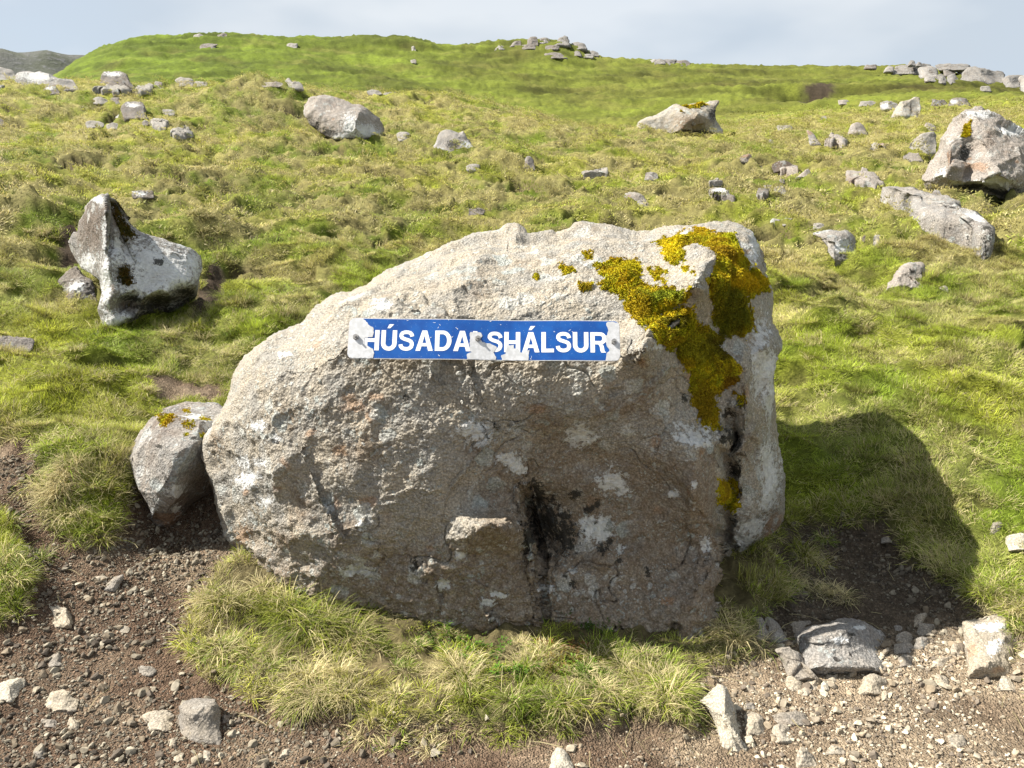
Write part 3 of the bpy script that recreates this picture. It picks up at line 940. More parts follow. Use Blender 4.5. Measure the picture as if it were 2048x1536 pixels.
def rock(name, label, outline, mat, cat='rock', seed=1, T=0.45, lean=0.45, embed=0.10, group=None, tilt=0.9, K=6, ctrl=None, rough=1.0,
         parent=None, base=None, back=None, lich=None, dark=None, brown=None, rust=None, dens=1.0, rnd=0.35, steps=(), facet=1.0):
    O = auto_outline(outline, seed) if not hasattr(outline[0], '__len__') else [tuple(p) for p in outline]
    A = np.array(O, float)
    u0, v0 = A.min(0); u1, v1 = A.max(0)
    cu, cv = (u0 + u1) / 2, (v0 + v1) / 2
    ub = A[A[:, 1] > v1 - 0.25 * (v1 - v0)][:, 0].mean()
    g0 = ground_hit(ub, v1 - 0.04 * (v1 - v0)) if base is None else np.array(base, float)
    Y0 = g0[1]
    mpp = np.linalg.norm(px_at(cu + 0.5, cv, Y0) - px_at(cu - 0.5, cv, Y0))
    wid, hei = (u1 - u0) * mpp, (v1 - v0) * mpp
    size = math.sqrt(wid * hei)
    # sink the foot into the ground
    B = A.copy()
    low = B[:, 1] > v1 - 0.35 * (v1 - v0)
    if ctrl is None:
        lo2 = B[:, 1] > v1 - 0.45 * (v1 - v0)
        B[lo2, 1] += 0.8 * (v1 - B[lo2, 1])
        low = lo2
    B[low, 1] += embed * (v1 - v0) * np.clip((B[low, 1] - (v1 - 0.35 * (v1 - v0))) / (0.35 * (v1 - v0)), 0, 1)
    Tf = T * size
    slope = lean * hei / max(v1 - v0, 1e-6) * 1.6
    rim = lambda u, v: Y0 + Tf * (0.12 + 0.63 * sstep(0.0, 0.55, (v1 - v) / max(v1 - v0, 1e-6))) + slope * np.clip(v1 - v, 0, None)
    R = max(u1 - u0, v1 - v0) / 2
    cf = rbf(ctrl) if ctrl is not None else None
    def front(u, v, rho, Rm):
        if cf is not None:
            Y = Y0 + cf(u, v)
            for (pl, amp, fall, va, vb) in steps:
                s_ = u - np.interp(v, [p_[1] for p_ in pl], [p_[0] for p_ in pl])
                Y = Y + amp * sstep(-3, 4, s_) * np.exp(-np.maximum(s_, 0) / fall) * sstep(va - 8, va + 8, v) * (1 - sstep(vb - 12, vb + 12, v))
            return Y + rnd * size * (1 - np.sqrt(np.maximum(1 - rho ** 7, 0)))
        h = np.clip(facets(u, v, seed, cu, cv, R, K, tilt * 1.25), 0.1, 1.3)
        return Rm - Tf * h * np.sqrt(np.maximum(1 - rho ** 2.4, 0))
    per = np.hypot(*np.diff(np.vstack([B, B[:1]]), axis=0).T).sum()
    nth = int(np.clip(per / 2.4 * dens, 36, 420))
    nf = int(np.clip(0.5 * min(u1 - u0, v1 - v0) / 1.5 * dens, 9, 120))
    if cf is not None:
        rimf = lambda u, v: Y0 + cf(u, v) + rnd * size
    else:
        rimf = rim
    P, q, tr, uv, rho, side, idx = shell(B, (cu, cv), nth, nf, max(4, nf // 4), front, rimf, (T if back is None else back) * size)
    q, tr = flip_if_needed(P, q, tr, 0)
    org = np.array([g0[0], Y0, g0[2]])
    me = new_mesh(name, P - org, q, tr)
    s = size
    if facet:
        facet_cut(me, 46 if nth > 120 else 22, 0.34 * s, 0.035 * s * facet, seed + 7, 0.22)
    noise_disp(me, [(0.030 * s * rough, 2.2 / s, False), (0.020 * s * rough, 6.0 / s, True), (0.012 * s * rough, 15.0 / s, False), (0.0035 * rough, 45.0, False)], seed)
    U, V = uv[:, 0], uv[:, 1]
    fr = 1 - side
    if lich: fattr(me, 'lich', ell(U, V, lich) * fr)
    if dark: fattr(me, 'dark', ell(U, V, dark) * fr)
    if brown: fattr(me, 'brown', ell(U, V, brown) * fr)
    if rust: fattr(me, 'rust', ell(U, V, rust) * fr)
    o = link(name, me, M[mat], parent, None if parent is not None else org)
    if parent is not None:
        o.location = org - np.array(parent.location)
    else:
        tag(o, label, cat, group)
    return o, dict(uv=uv, side=side, q=q, tr=tr)

def slab(name, label, outline, mat, seed=1, h=0.10, cat='rock', lich=None, dark=None, rust=None, pct=80):
    O = auto_outline(outline, seed, 11) if not hasattr(outline[0], '__len__') else outline
    S2 = closed_spline(O, 64)
    W2 = np.array([ground_hit(u, v) for u, v in S2])
    c = W2[:, :2].mean(0)
    cpx = np.array(S2).mean(0)
    size = math.sqrt(np.ptp(W2[:, 0]) * np.ptp(W2[:, 1]))
    rows, UV, Z = [], [], []
    rs = np.linspace(0, 1, 15)[1:]
    ta = np.random.default_rng(seed).uniform(-0.25, 0.25, 2)
    Ap = np.column_stack([W2[:, :2] - c, np.ones(64)])
    pl = np.linalg.lstsq(Ap, W2[:, 2], rcond=None)[0]
    ins = np.vstack([c + q_ * (W2[:, :2] - c) for q_ in (0.25, 0.5, 0.75, 0.95)])
    res = terrain(ins[:, 0], ins[:, 1]) - ((ins - c) @ pl[:2] + pl[2])
    lift = 0.02 + float(np.clip(np.percentile(res, pct), 0, 0.18))
    pz = lambda p: (p - c) @ pl[:2] + pl[2] + lift
    for r_ in rs:
        p = c + r_ * (W2[:, :2] - c)
        dd = (p - c) / max(size, 1e-3)
        top = h * size * (1 - r_ ** 6) ** 0.5 * (0.8 + dd @ ta)
        rows.append(np.column_stack([p, pz(p) + top])); UV.append(cpx + r_ * (S2 - cpx))
    p = c + 1.02 * (W2[:, :2] - c)
    rows.append(np.column_stack([p, pz(p) - 0.14 - 0.15 * size])); UV.append(S2)
    V_ = np.vstack(rows + [[[c[0], c[1], pl[2] + lift + h * size * 0.8]]])
    UV = np.vstack(UV + [cpx[None]])
    nr = len(rows); idx = np.arange(nr * 64).reshape(nr, 64); nx = np.roll(idx, -1, 1)
    q = np.stack([idx[:-1], idx[1:], nx[1:], nx[:-1]], -1).reshape(-1, 4)
    tr = np.stack([np.full(64, nr * 64), idx[0], nx[0]], 1)
    a, b_, c_ = V_[tr[0]]
    if np.cross(b_ - a, c_ - a)[2] < 0:
        q, tr = q[:, ::-1], tr[:, ::-1]
    org = np.array([c[0], c[1], terrain(c[:1], c[1:])[0]])
    me = new_mesh(name, V_ - org, q, tr)
    noise_disp(me, [(0.05 * size, 3.0 / size, False), (0.03 * size, 8.0 / size, True), (0.006, 20.0, False)], seed)
    for nme, lst in (('lich', lich), ('dark', dark), ('rust', rust)):
        if lst: fattr(me, nme, ell(UV[:, 0], UV[:, 1], lst))
    o = link(name, me, M[mat], None, org)
    tag(o, label, cat)
    return o

# moss cushions grown on a rock: raised skin plus fine shoots
def moss_material():
    t = NT('moss')
    tc = t.n('ShaderNodeTexCoord')
    P = tc.outputs['Object']
    n2 = t.noise(P, 40.0, 4, 0.7); v = t.vor(P, 130.0)
    a = t.attr('mcol')
    f = t.ramp(n2, 0.3, 0.7, 0.45, 1.1)
    cg = t.n('ShaderNodeCombineColor')
    for k in range(3): t.l(f, cg.inputs[k])
    col = t.mix(1.0, a.outputs['Color'], cg.outputs[0], 'MULTIPLY')
    nrm = t.bump(t.math('ADD', n2, t.math('MULTIPLY', v.outputs['Distance'], -1.0)), 1.0, 0.012)
    t.l(t.bsdf(col, 0.95, nrm, 0.1).outputs[0], t.out.inputs['Surface'])
    return t.m
M['moss'] = moss_material()

def shoot_proto(name, seed):
    r = np.random.default_rng(seed)
    V, T_ = [], []
    for k in range(9):
        a = r.uniform(0, 2*math.pi); el = r.uniform(0.5, 1.5)
        L = r.uniform(0.6, 1.0)
        d = np.array([math.cos(a)*math.cos(el), math.sin(a)*math.cos(el), math.sin(el)])
        sdv = np.cross(d, [0.3, 0.2, 1]); sdv /= np.linalg.norm(sdv)
        b = len(V)
        V += [d*0.0 - sdv*0.16, d*0.0 + sdv*0.16, d*L*0.6 + sdv*0.17, d*L, d*L*0.6 - sdv*0.17]
        T_ += [(b, b+1, b+2), (b, b+2, b+4), (b+4, b+2, b+3)]
    me = new_mesh(name, np.array(V), None, np.array(T_), False)
    me.materials.append(M['mossleaf'])
    return bpy.data.objects.new(name, me)

_proto_sets = {}
def proto_collection(key, objs):
    c = bpy.data.collections.new(key)
    for o in objs:
        c.objects.link(o)
    _proto_sets[key] = (c, len(objs))
    return c

_gn_cache = {}
def gn_tree(coll):
    if coll.name in _gn_cache:
        return _gn_cache[coll.name]
    g = bpy.data.node_groups.new('scatter_' + coll.name, 'GeometryNodeTree')
    g.interface.new_socket('Geometry', in_out='INPUT', socket_type='NodeSocketGeometry')
    g.interface.new_socket('Geometry', in_out='OUTPUT', socket_type='NodeSocketGeometry')
    N, L = g.nodes, g.links
    gi, go = N.new('NodeGroupInput'), N.new('NodeGroupOutput')
    iop = N.new('GeometryNodeInstanceOnPoints')
    ci = N.new('GeometryNodeCollectionInfo')
    ci.inputs['Collection'].default_value = coll
    ci.inputs['Separate Children'].default_value = True
    ci.inputs['Reset Children'].default_value = True
    def na(name, typ):
        n = N.new('GeometryNodeInputNamedAttribute'); n.data_type = typ; n.inputs['Name'].default_value = name
        return n.outputs['Attribute']
    e2r = N.new('FunctionNodeEulerToRotation')
    L.new(na('rot', 'FLOAT_VECTOR'), e2r.inputs[0])
    L.new(gi.outputs[0], iop.inputs['Points'])
    L.new(ci.outputs[0], iop.inputs['Instance'])
    iop.inputs['Pick Instance'].default_value = True
    L.new(na('idx', 'INT'), iop.inputs['Instance Index'])
    L.new(e2r.outputs[0], iop.inputs['Rotation'])
    L.new(na('scl', 'FLOAT_VECTOR'), iop.inputs['Scale'])
    L.new(iop.outputs[0], go.inputs[0])
    _gn_cache[coll.name] = g
    return g

def scatter(name, key, pts, rot, scl, tint, dry=None, parent=None, label=None, cat=None, seed=0):
    coll, n = _proto_sets[key]
    N_ = len(pts)
    r = np.random.default_rng(seed + 5)
    me = bpy.data.meshes.new(name)
    me.vertices.add(N_)
    me.vertices.foreach_set('co', np.asarray(pts, np.float32).ravel())
    a = me.attributes.new('rot', 'FLOAT_VECTOR', 'POINT'); a.data.foreach_set('vector', np.asarray(rot, np.float32).ravel())
    scl = np.asarray(scl, np.float32)
    if scl.ndim == 1: scl = np.repeat(scl[:, None], 3, 1)
    a = me.attributes.new('scl', 'FLOAT_VECTOR', 'POINT'); a.data.foreach_set('vector', scl.ravel())
    a = me.attributes.new('idx', 'INT', 'POINT'); a.data.foreach_set('value', r.integers(0, n, N_).astype(np.int32))
    cattr(me, 'tint', tint)
    fattr(me, 'dry', np.zeros(N_) if dry is None else dry)
    o = link(name, me, None, parent)
    md = o.modifiers.new('scatter', 'NODES')
    md.node_group = gn_tree(coll)
    tag(o, label, cat, kind='stuff')
    return o

proto_collection('moss_shoot_kinds', [shoot_proto('moss_shoot_%02d' % k, 900 + k) for k in range(5)])
MOSS_PAL = np.array([[0.36, 0.24, 0.010], [0.58, 0.43, 0.012], [0.46, 0.44, 0.016], [0.30, 0.20, 0.010], [0.66, 0.52, 0.016], [0.40, 0.42, 0.020], [0.14, 0.15, 0.014], [0.34, 0.34, 0.016]])

def moss_on(o, info, polys, h=0.030, n_shoots=2500, shoot=0.009, seed=3, pal=None, edge=7.0, label=None, zones=()):
    pal = MOSS_PAL if pal is None else pal
    co, nm = coords_of(o.data), normals_of(o.data)
    uv = info['uv']
    U, V = uv[:, 0], uv[:, 1]
    s = np.full(len(U), 1e3)
    jit = edge * 1.3 * fbm(co * 14, 3, seed) + edge * 1.0 * perlin(co * 45, seed + 2)
    for p in polys:
        A = np.array(p, float)
        near = (U > A[:, 0].min() - 40) & (U < A[:, 0].max() + 40) & (V > A[:, 1].min() - 40) & (V < A[:, 1].max() + 40) & (info['side'] < 0.5)
        if near.any():
            s[near] = np.minimum(s[near], inpoly_sd(U[near], V[near], A))
    m = sstep(edge * 0.4, -edge * 1.4, s + jit)
    lump = 0.45 + 0.9 * (0.5 + fbm(co * 11.0, 2, seed + 3)) * (0.4 + 1.0 * (0.5 - np.abs(perlin(co * 24, seed + 9))))
    off = -0.006 + m * h * lump * (0.45 + 0.55 * sstep(0.0, -3.5 * edge, s)) + 0.003 * m * fbm(co * 120.0, 2, seed + 4)
    q = info['q']; tr = info['tr']
    keep = (m[q].max(1) > 0.02)
    qs = q[keep]
    if not len(qs): return
    ids = np.unique(qs)
    mp = np.full(len(co), -1); mp[ids] = np.arange(len(ids))
    me = new_mesh('moss', (co + nm * off[:, None])[ids], mp[qs])
    def tone(p, u, v, rr, sp):
        w = np.clip(fbm(p * 5.0, 3, seed + 8) * 7.0 + 2.4 + rr.normal(0, sp, len(p)), 0, len(pal) - 1.001)
        i_ = w.astype(int); f_ = (w - i_)[:, None]
        c_ = pal[i_] * (1 - f_) + pal[np.minimum(i_ + 1, len(pal) - 1)] * f_
        for (zu, zv, ra, rb, zc) in zones:
            k_ = (0.85 * sstep(1.25, 0.5, np.hypot((u - zu) / ra, (v - zv) / rb) + 0.5 * fbm(p * 12.0, 2, seed + 19)))[:, None]
            c_ = c_ * (1 - k_) + np.array(zc) * k_
        return c_
    cattr(me, 'mcol', tone(co[ids], U[ids], V[ids], np.random.default_rng(seed), 0.0) * 0.8)
    ms = link('moss', me, M['moss'], o)
    ms['kind'] = 'stuff'
    if label: ms['label'] = label
    # shoots
    r = np.random.default_rng(seed)
    mm = m[ids]
    cand = np.where(mm > 0.12)[0]
    if len(cand) == 0: return
    # weight by area so that stretched cells are filled as well
    me2 = ms.data
    cs = coords_of(me2); ns = normals_of(me2)
    qa = mp[qs]
    ar = np.linalg.norm(np.cross(cs[qa[:, 1]] - cs[qa[:, 0]], cs[qa[:, 3]] - cs[qa[:, 0]]), axis=1) * (mm[qa].mean(1) > 0.12)
    pick = r.choice(len(qa), n_shoots, p=ar / ar.sum())
    a, b = r.random(n_shoots)[:, None], r.random(n_shoots)[:, None]
    Q = qa[pick]
    pt = cs[Q[:, 0]]*(1-a)*(1-b) + cs[Q[:, 1]]*a*(1-b) + cs[Q[:, 2]]*a*b + cs[Q[:, 3]]*(1-a)*b
    nn = ns[Q[:, 0]]
    rot = np.zeros((n_shoots, 3))
    for k in range(n_shoots):
        e = Vector(nn[k] + 0.35 * r.normal(size=3) + np.array([0, 0, 0.3])).to_track_quat('Z', 'Y').to_euler()
        rot[k] = (e.x, e.y, e.z)
    qi = ids[Q[:, 0]]
    tint = tone(pt, U[qi], V[qi], r, 0.45) * r.uniform(0.70, 1.30, (n_shoots, 1))
    scatter('moss_shoots', 'moss_shoot_kinds', pt, rot, r.uniform(0.7, 1.4, n_shoots) * shoot, tint, parent=ms, seed=seed)

# ---------------------------------------------------------------- the sign boulder
def build_hero():
    out = [(460,780),(468,745),(490,715),(520,690),(560,665),(605,645),(632,612),(655,592),(668,585),(700,580),(730,570),(760,548),(800,528),
           (850,508),(900,485),(950,468),(1000,462),(1012,450),(1035,447),(1050,458),(1060,466),(1100,461),(1112,468),(1140,456),(1160,446),
           (1200,450),(1240,455),(1268,462),(1300,463),(1330,454),(1370,450),(1420,446),(1475,447),(1495,458),(1512,475),(1525,500),(1533,525),
           (1535,560),(1543,585),(1543,625),(1548,655),(1560,672),(1562,690),(1555,710),(1550,730),(1548,780),(1553,840),(1560,900),(1568,950),
           (1568,1010),(1562,1080),(1545,1105),(1520,1128),(1500,1150),(1472,1180),(1462,1240),(1458,1310),(1430,1360),(1380,1370),(1200,1370),(1000,1365),
           (900,1345),(800,1320),(700,1290),(620,1265),(560,1235),(515,1195),(490,1140),(470,1100),(450,1085),(443,1060),(438,1030),
           (428,990),(415,950),(400,905),(405,880),(425,850),(440,825)]
    C = [(950,1255,2.885),(1200,1260,2.885),(1425,1255,2.875),(1000,1330,2.90),(1300,1330,2.89),(1430,1150,2.93),(1430,1340,2.88),(600,1190,3.02),(480,1100,3.22),(720,1180,2.98),
         (950,1080,2.875),(900,900,2.875),(700,950,2.93),(560,1000,3.04),(500,950,3.12),(410,905,3.34),(640,850,2.97),(500,800,3.15),(450,1050,3.25),
         (800,1000,2.875),(820,820,2.89),(760,1100,2.92),
         (1200,1080,3.035),(1300,1000,3.045),(1395,1010,2.965),(1440,940,3.02),(1390,1120,3.03),(1250,1170,3.00),(1130,1000,3.03),
         (1200,900,3.00),(1100,810,2.885),(1285,700,2.885),(1290,770,2.93),(1330,860,2.975),(1420,880,2.99),(1200,800,2.90),(1020,900,2.93),(1100,900,3.0),
         (700,690,2.995),(960,690,2.96),(1230,690,2.965),(960,745,2.915),(740,745,2.945),(1200,745,2.92),
         (960,620,3.06),(960,540,3.32),(1000,470,3.72),(800,600,3.14),(700,590,3.30),(800,530,3.55),(640,610,3.32),(560,670,3.28),(470,750,3.32),(900,500,3.62),
         (1150,560,3.18),(1150,490,3.50),(1150,450,3.80),(1250,470,3.55),(1250,600,3.07),(1300,560,3.11),(1400,470,3.56),(1470,450,3.80),(1330,620,3.02),
         (1390,560,3.00),(1390,600,2.99),(1420,520,3.14),(1455,640,3.20),(1500,560,3.24),(1530,560,3.38),(1430,750,3.12),(1440,850,3.10),(1470,700,3.16),(1400,690,3.04),
         (1510,750,3.12),(1545,690,3.22),(1515,850,3.10),(1500,950,3.16),(1550,950,3.30),(1490,1080,3.22),(1545,1080,3.34),(1500,1150,3.3)]
    f = rbf(C, 300.0, 2e-4)
    def xl(v, ctl): return np.interp(v, [c[1] for c in ctl], [c[0] for c in ctl])
    K1 = [(1395,640),(1440,800),(1466,870),(1456,960),(1452,1060),(1450,1160),(1440,1300)]
    K2 = [(1043,970),(1050,1010),(1062,1060),(1076,1110),(1082,1200),(1085,1260)]
    rs = np.random.default_rng(5)
    def front(u, v, rho, R):
        Y = f(u, v)
        s = u - xl(v, K1)
        a = sstep(800, 880, v)
        s = s + 7 * np.sin(v / 23.0) + 4 * np.sin(v / 9.0 + 1)
        Y += a * ((0.10 + 0.14 * sstep(980, 1080, v)) * sstep(-5, 7, s) * np.exp(-np.maximum(s, 0) / 70.0) + 0.09 * np.exp(-((s - 8) / 8.0) ** 2))
        s = u - xl(v, K2)
        a = sstep(975, 1025, v) * (1 - 0.75 * sstep(1080, 1160, v))
        Y += a * (0.17 * sstep(-4, 5, s) * np.exp(-np.maximum(s, 0) / 75.0) + 0.06 * np.exp(-((s - 7) / 6.0) ** 2))
        Y += 0.02 * sstep(1100, 1150, v) * np.exp(-((s) / 5.0) ** 2)
        for (a_, b_, ra, rb, h) in [(990,1055,52,34,-0.085),(985,1000,60,24,0.045),(640,950,10,60,0.012),(560,820,30,60,0.018),(620,930,18,40,0.03),(1285,690,42,60,-0.085),
                                    (1400,890,45,40,-0.02),(1555,690,22,30,-0.06),(1395,545,38,55,-0.085),(1100,985,40,20,0.02),(1245,1010,22,20,-0.015),(870,870,40,40,-0.012),(930,860,30,22,-0.02),
                                    (660,600,30,22,-0.04),(1035,455,25,12,-0.05),(1110,465,40,8,0.05),(1200,460,50,10,-0.02),(1300,490,60,22,-0.05),(820,640,60,20,0.01),(780,1130,70,25,0.02),
                                    (835,1090,25,30,0.03),(680,1080,60,40,-0.02),(1500,800,20,60,-0.03),(1320,980,40,30,0.012),(1230,1130,60,30,-0.012),(1150,840,60,30,-0.02),(1195,930,40,22,0.02)]:
            Y += h * np.exp(-((u - a_) / ra) ** 2 - ((v - b_) / rb) ** 2)
        # diagonal weathered seam on the left of the face
        s = (u - np.interp(v, [900, 1000, 1080], [605, 640, 685]))
        Y += sstep(890, 920, v) * (1 - sstep(1060, 1100, v)) * 0.022 * sstep(-4, 6, s) * np.exp(-np.maximum(s, 0) / 40)
        return Y + 0.30 * (1 - np.sqrt(np.maximum(1 - rho ** 16, 0)))
    rim = lambda u, v: f(u, v) + 0.30
    P, q, tr, uv, rho, side, idx = shell(out, (1000, 860), 980, 285, 36, front, rim, 1.25)
    q, tr = flip_if_needed(P, q, tr, 0)
    g = ground_hit(960, 1262)
    org = np.array([0.0, 3.2, 0.0])
    me = new_mesh('sign_boulder', P - org, q, tr)
    facet_cut(me, 130, 0.26, 0.016, 77, 0.16)
    facet_cut(me, 420, 0.10, 0.006, 78, 0.22)
    co, nm = coords_of(me), normals_of(me)
    U, V = uv[:, 0], uv[:, 1]
    push = np.zeros(len(co))
    K2x = np.interp(V, [970, 1010, 1060, 1110, 1200], [1043, 1050, 1062, 1076, 1082])
    for (a_, b_, ra, rb, h_) in [(985,1062,62,38,0.125),(940,1075,40,30,0.03),(1285,690,36,52,0.055),(1392,548,34,50,0.05),(1400,1010,34,74,0.060),(1050,930,50,30,0.02),(870,960,50,60,0.018),(690,1080,60,45,0.03),(1490,790,24,70,0.03),(1545,690,20,26,0.05)]:
        e = np.exp(-np.abs((U - a_) / ra) ** 2.6 - np.abs((V - b_) / rb) ** 2.6)
        if a_ in (985, 940): e = e * sstep(3, -4, U - K2x)
        push += h_ * e
    s2 = U - K2x
    push -= 0.13 * sstep(-3, 5, s2) * np.exp(-np.maximum(s2, 0) / 46.0) * sstep(985, 1015, V) * (1 - sstep(1085, 1130, V))
    dcam = CAM - org - co
    dcam = dcam / np.linalg.norm(dcam, axis=1)[:, None]
    set_coords(me, co + dcam * (push * (1 - side))[:, None])
    co, nm = coords_of(me), normals_of(me)
    n = -0.016 * crack_lines(co, 2.3, 0.035, 91) - 0.010 * crack_lines(co, 5.0, 0.045, 92) + 0.018 * fbm(co * 3.0, 2, 11) + 0.012 * fbm(co * 6.0, 3, 12, ridged=True) + 0.007 * fbm(co * 16.0, 3, 13) + 0.0075 * fbm(co * 45.0, 3, 14) + 0.0036 * fbm(co * 120.0, 2, 15)
    flat = 1 - 0.6 * sstep(60, 20, np.abs(V - 680)) * sstep(260, 200, np.abs(U - 968))
    lowr = 1.0 + 0.9 * sstep(1020, 1150, V)
    set_coords(me, co + nm * (n * flat * lowr)[:, None])
    fr = 1 - side
    fattr(me, 'lich', fr * ell(U, V, [(950,868,34,26),(975,885,18,14),(1165,888,30,22),(1395,868,44,22),(1415,885,26,14),(1190,1060,34,24),(1210,1075,20,12),(880,1178,16,12),(1225,975,26,24),(1245,990,18,14),
                                     (1340,1000,10,8),(765,602,22,9),(1330,690,16,12),(1540,740,14,60),(1548,790,10,60),(1545,940,18,60),(1540,990,16,40),(1510,1055,28,22),(1490,1085,22,14),(1532,1010,16,20),
                                     (1512,490,14,40),(1505,640,12,28),(1528,690,14,50),(1030,930,22,14),(1050,945,14,10),(1010,925,10,10),(480,965,22,18),(500,930,14,10),(470,930,16,12),
                                     (520,1010,14,10),(505,850,16,10),(720,1055,14,12),(1150,1135,12,8),(1245,1100,10,7),(975,1215,18,8),(1000,1198,14,6),(1090,1180,10,8),(1420,1090,14,12),(1475,1020,12,16),
                                     (700,1150,30,12),(920,1120,12,8),(560,700,14,8),(540,880,10,8),(650,1020,12,9),(1395,975,10,8)]))
    fattr(me, 'dark', fr * ell(U, V, [(1095,1050,34,46),(1075,1000,16,40),(1130,1075,28,30),(1150,1000,12,9),(1180,1025,12,9),(1195,1015,8,8),(1130,1035,14,10),(1210,1095,10,10),(1225,1085,9,9),(1470,880,13,24),
                                     (1480,935,15,24),(1462,830,10,10),(1470,1040,8,14),(1485,985,10,9),(1150,1170,8,7),(1295,1140,8,8),(1245,1118,8,6),(828,1138,12,12),(830,612,12,4),(775,620,10,4),
                                     (1385,800,8,8),(1480,810,9,9),(803,800,7,6),(1062,1075,8,50),(1135,1150,9,7),(1195,1050,6,6)]))
    br = 0.95 * sstep(1010, 1160, V + 40 * fbm(co * 3, 2, 31)) + 0.95 * sstep(900, 1010, U) * sstep(850, 940, V + 60 * fbm(co * 4, 2, 32)) * (1 - sstep(1440, 1460, U))
    br = np.maximum(br, ell(U, V, [(955,910,40,26),(1240,830,70,30),(1090,860,50,26),(1300,800,50,60),(560,840,20,30),(590,1010,30,60),(720,900,60,40),(1500,780,18,60),(1500,900,25,40),(1545,1060,25,50),(560,1090,50,40)]) * 1.1)
    fattr(me, 'brown', np.clip(br, 0, 1) * fr * 0.66)
    fattr(me, 'rust', fr * ell(U, V, [(700,812,30,20),(745,795,16,10),(670,905,18,12),(1075,830,30,12),(1330,1200,14,12),(1555,1060,22,40),(475,1075,16,22),(480,985,8,12),(730,1010,20,12),(690,800,20,12),(1290,740,18,14),(610,870,14,10)]) * 0.9)
    o = link('sign_boulder', me, M['hero'], None, org)
    tag(o, 'big lichen-spotted boulder carrying the blue place-name sign', 'boulder')
    info = dict(uv=uv, side=side, q=q, tr=tr)
    moss_on(o, info, [
        [(1176,512),(1205,508),(1245,506),(1268,500),(1288,520),(1280,545),(1296,556),(1330,560),(1345,578),(1375,573),(1378,605),(1345,622),(1310,628),(1300,636),(1268,634),(1248,600),(1232,580),(1200,552),(1210,535)],
        [(1300,470),(1325,462),(1380,462),(1395,455),(1440,462),(1470,466),(1478,490),(1497,515),(1512,535),(1535,552),(1540,580),(1520,590),(1500,585),(1515,625),(1518,660),(1500,672),(1468,672),(1445,655),(1432,600),(1430,545),(1440,530),(1425,505),(1405,490),(1380,482),(1372,500),(1368,515),(1345,520),(1330,505),(1318,480)],
        [(1290,622),(1340,615),(1392,612),(1420,650),(1450,660),(1470,668),(1450,690),(1480,712),(1494,730),(1480,765),(1450,790),(1440,800),(1452,850),(1425,850),(1405,832),(1394,790),(1395,755),(1378,735),(1372,705),(1345,695),(1322,672)],
        [(1118,522),(1140,520),(1147,528),(1130,532),(1116,528)], [(1155,550),(1172,546),(1184,556),(1175,566),(1160,566)],
        [(1296,525),(1315,520),(1326,530),(1320,545),(1300,545)], [(1165,500),(1185,500),(1185,510),(1170,510)],
        [(1452,960),(1475,960),(1478,1010),(1462,1040),(1450,1010)], [(1470,790),(1485,785),(1488,805),(1475,812)],
        [(1355,520),(1390,522),(1388,534),(1360,532)], [(1065,530),(1075,530),(1074,537),(1064,537)]],
        h=0.052, n_shoots=32000, shoot=0.0075, seed=3, edge=11.0, zones=[(1470,625,36,62,(0.115,0.125,0.010)),(1455,690,50,30,(0.11,0.095,0.010)),(1395,705,46,26,(0.30,0.27,0.014)),(1330,588,46,16,(0.20,0.25,0.016)),(1500,560,36,24,(0.66,0.44,0.010)),(1270,610,34,26,(0.42,0.30,0.010)),(1415,815,26,36,(0.32,0.21,0.010)),(1262,526,34,18,(0.58,0.50,0.014)),(1335,488,30,20,(0.78,0.62,0.016)),(1462,482,26,24,(0.50,0.50,0.018)),(1372,650,26,14,(0.48,0.46,0.016)),(1350,640,40,10,(0.12,0.10,0.010)),(1400,455,50,12,(0.60,0.42,0.012)),(1465,770,24,30,(0.26,0.13,0.010))], label='golden green moss cushions over the boulder shoulder and down its cleft')
    return o, info

HERO, HINFO = build_hero()

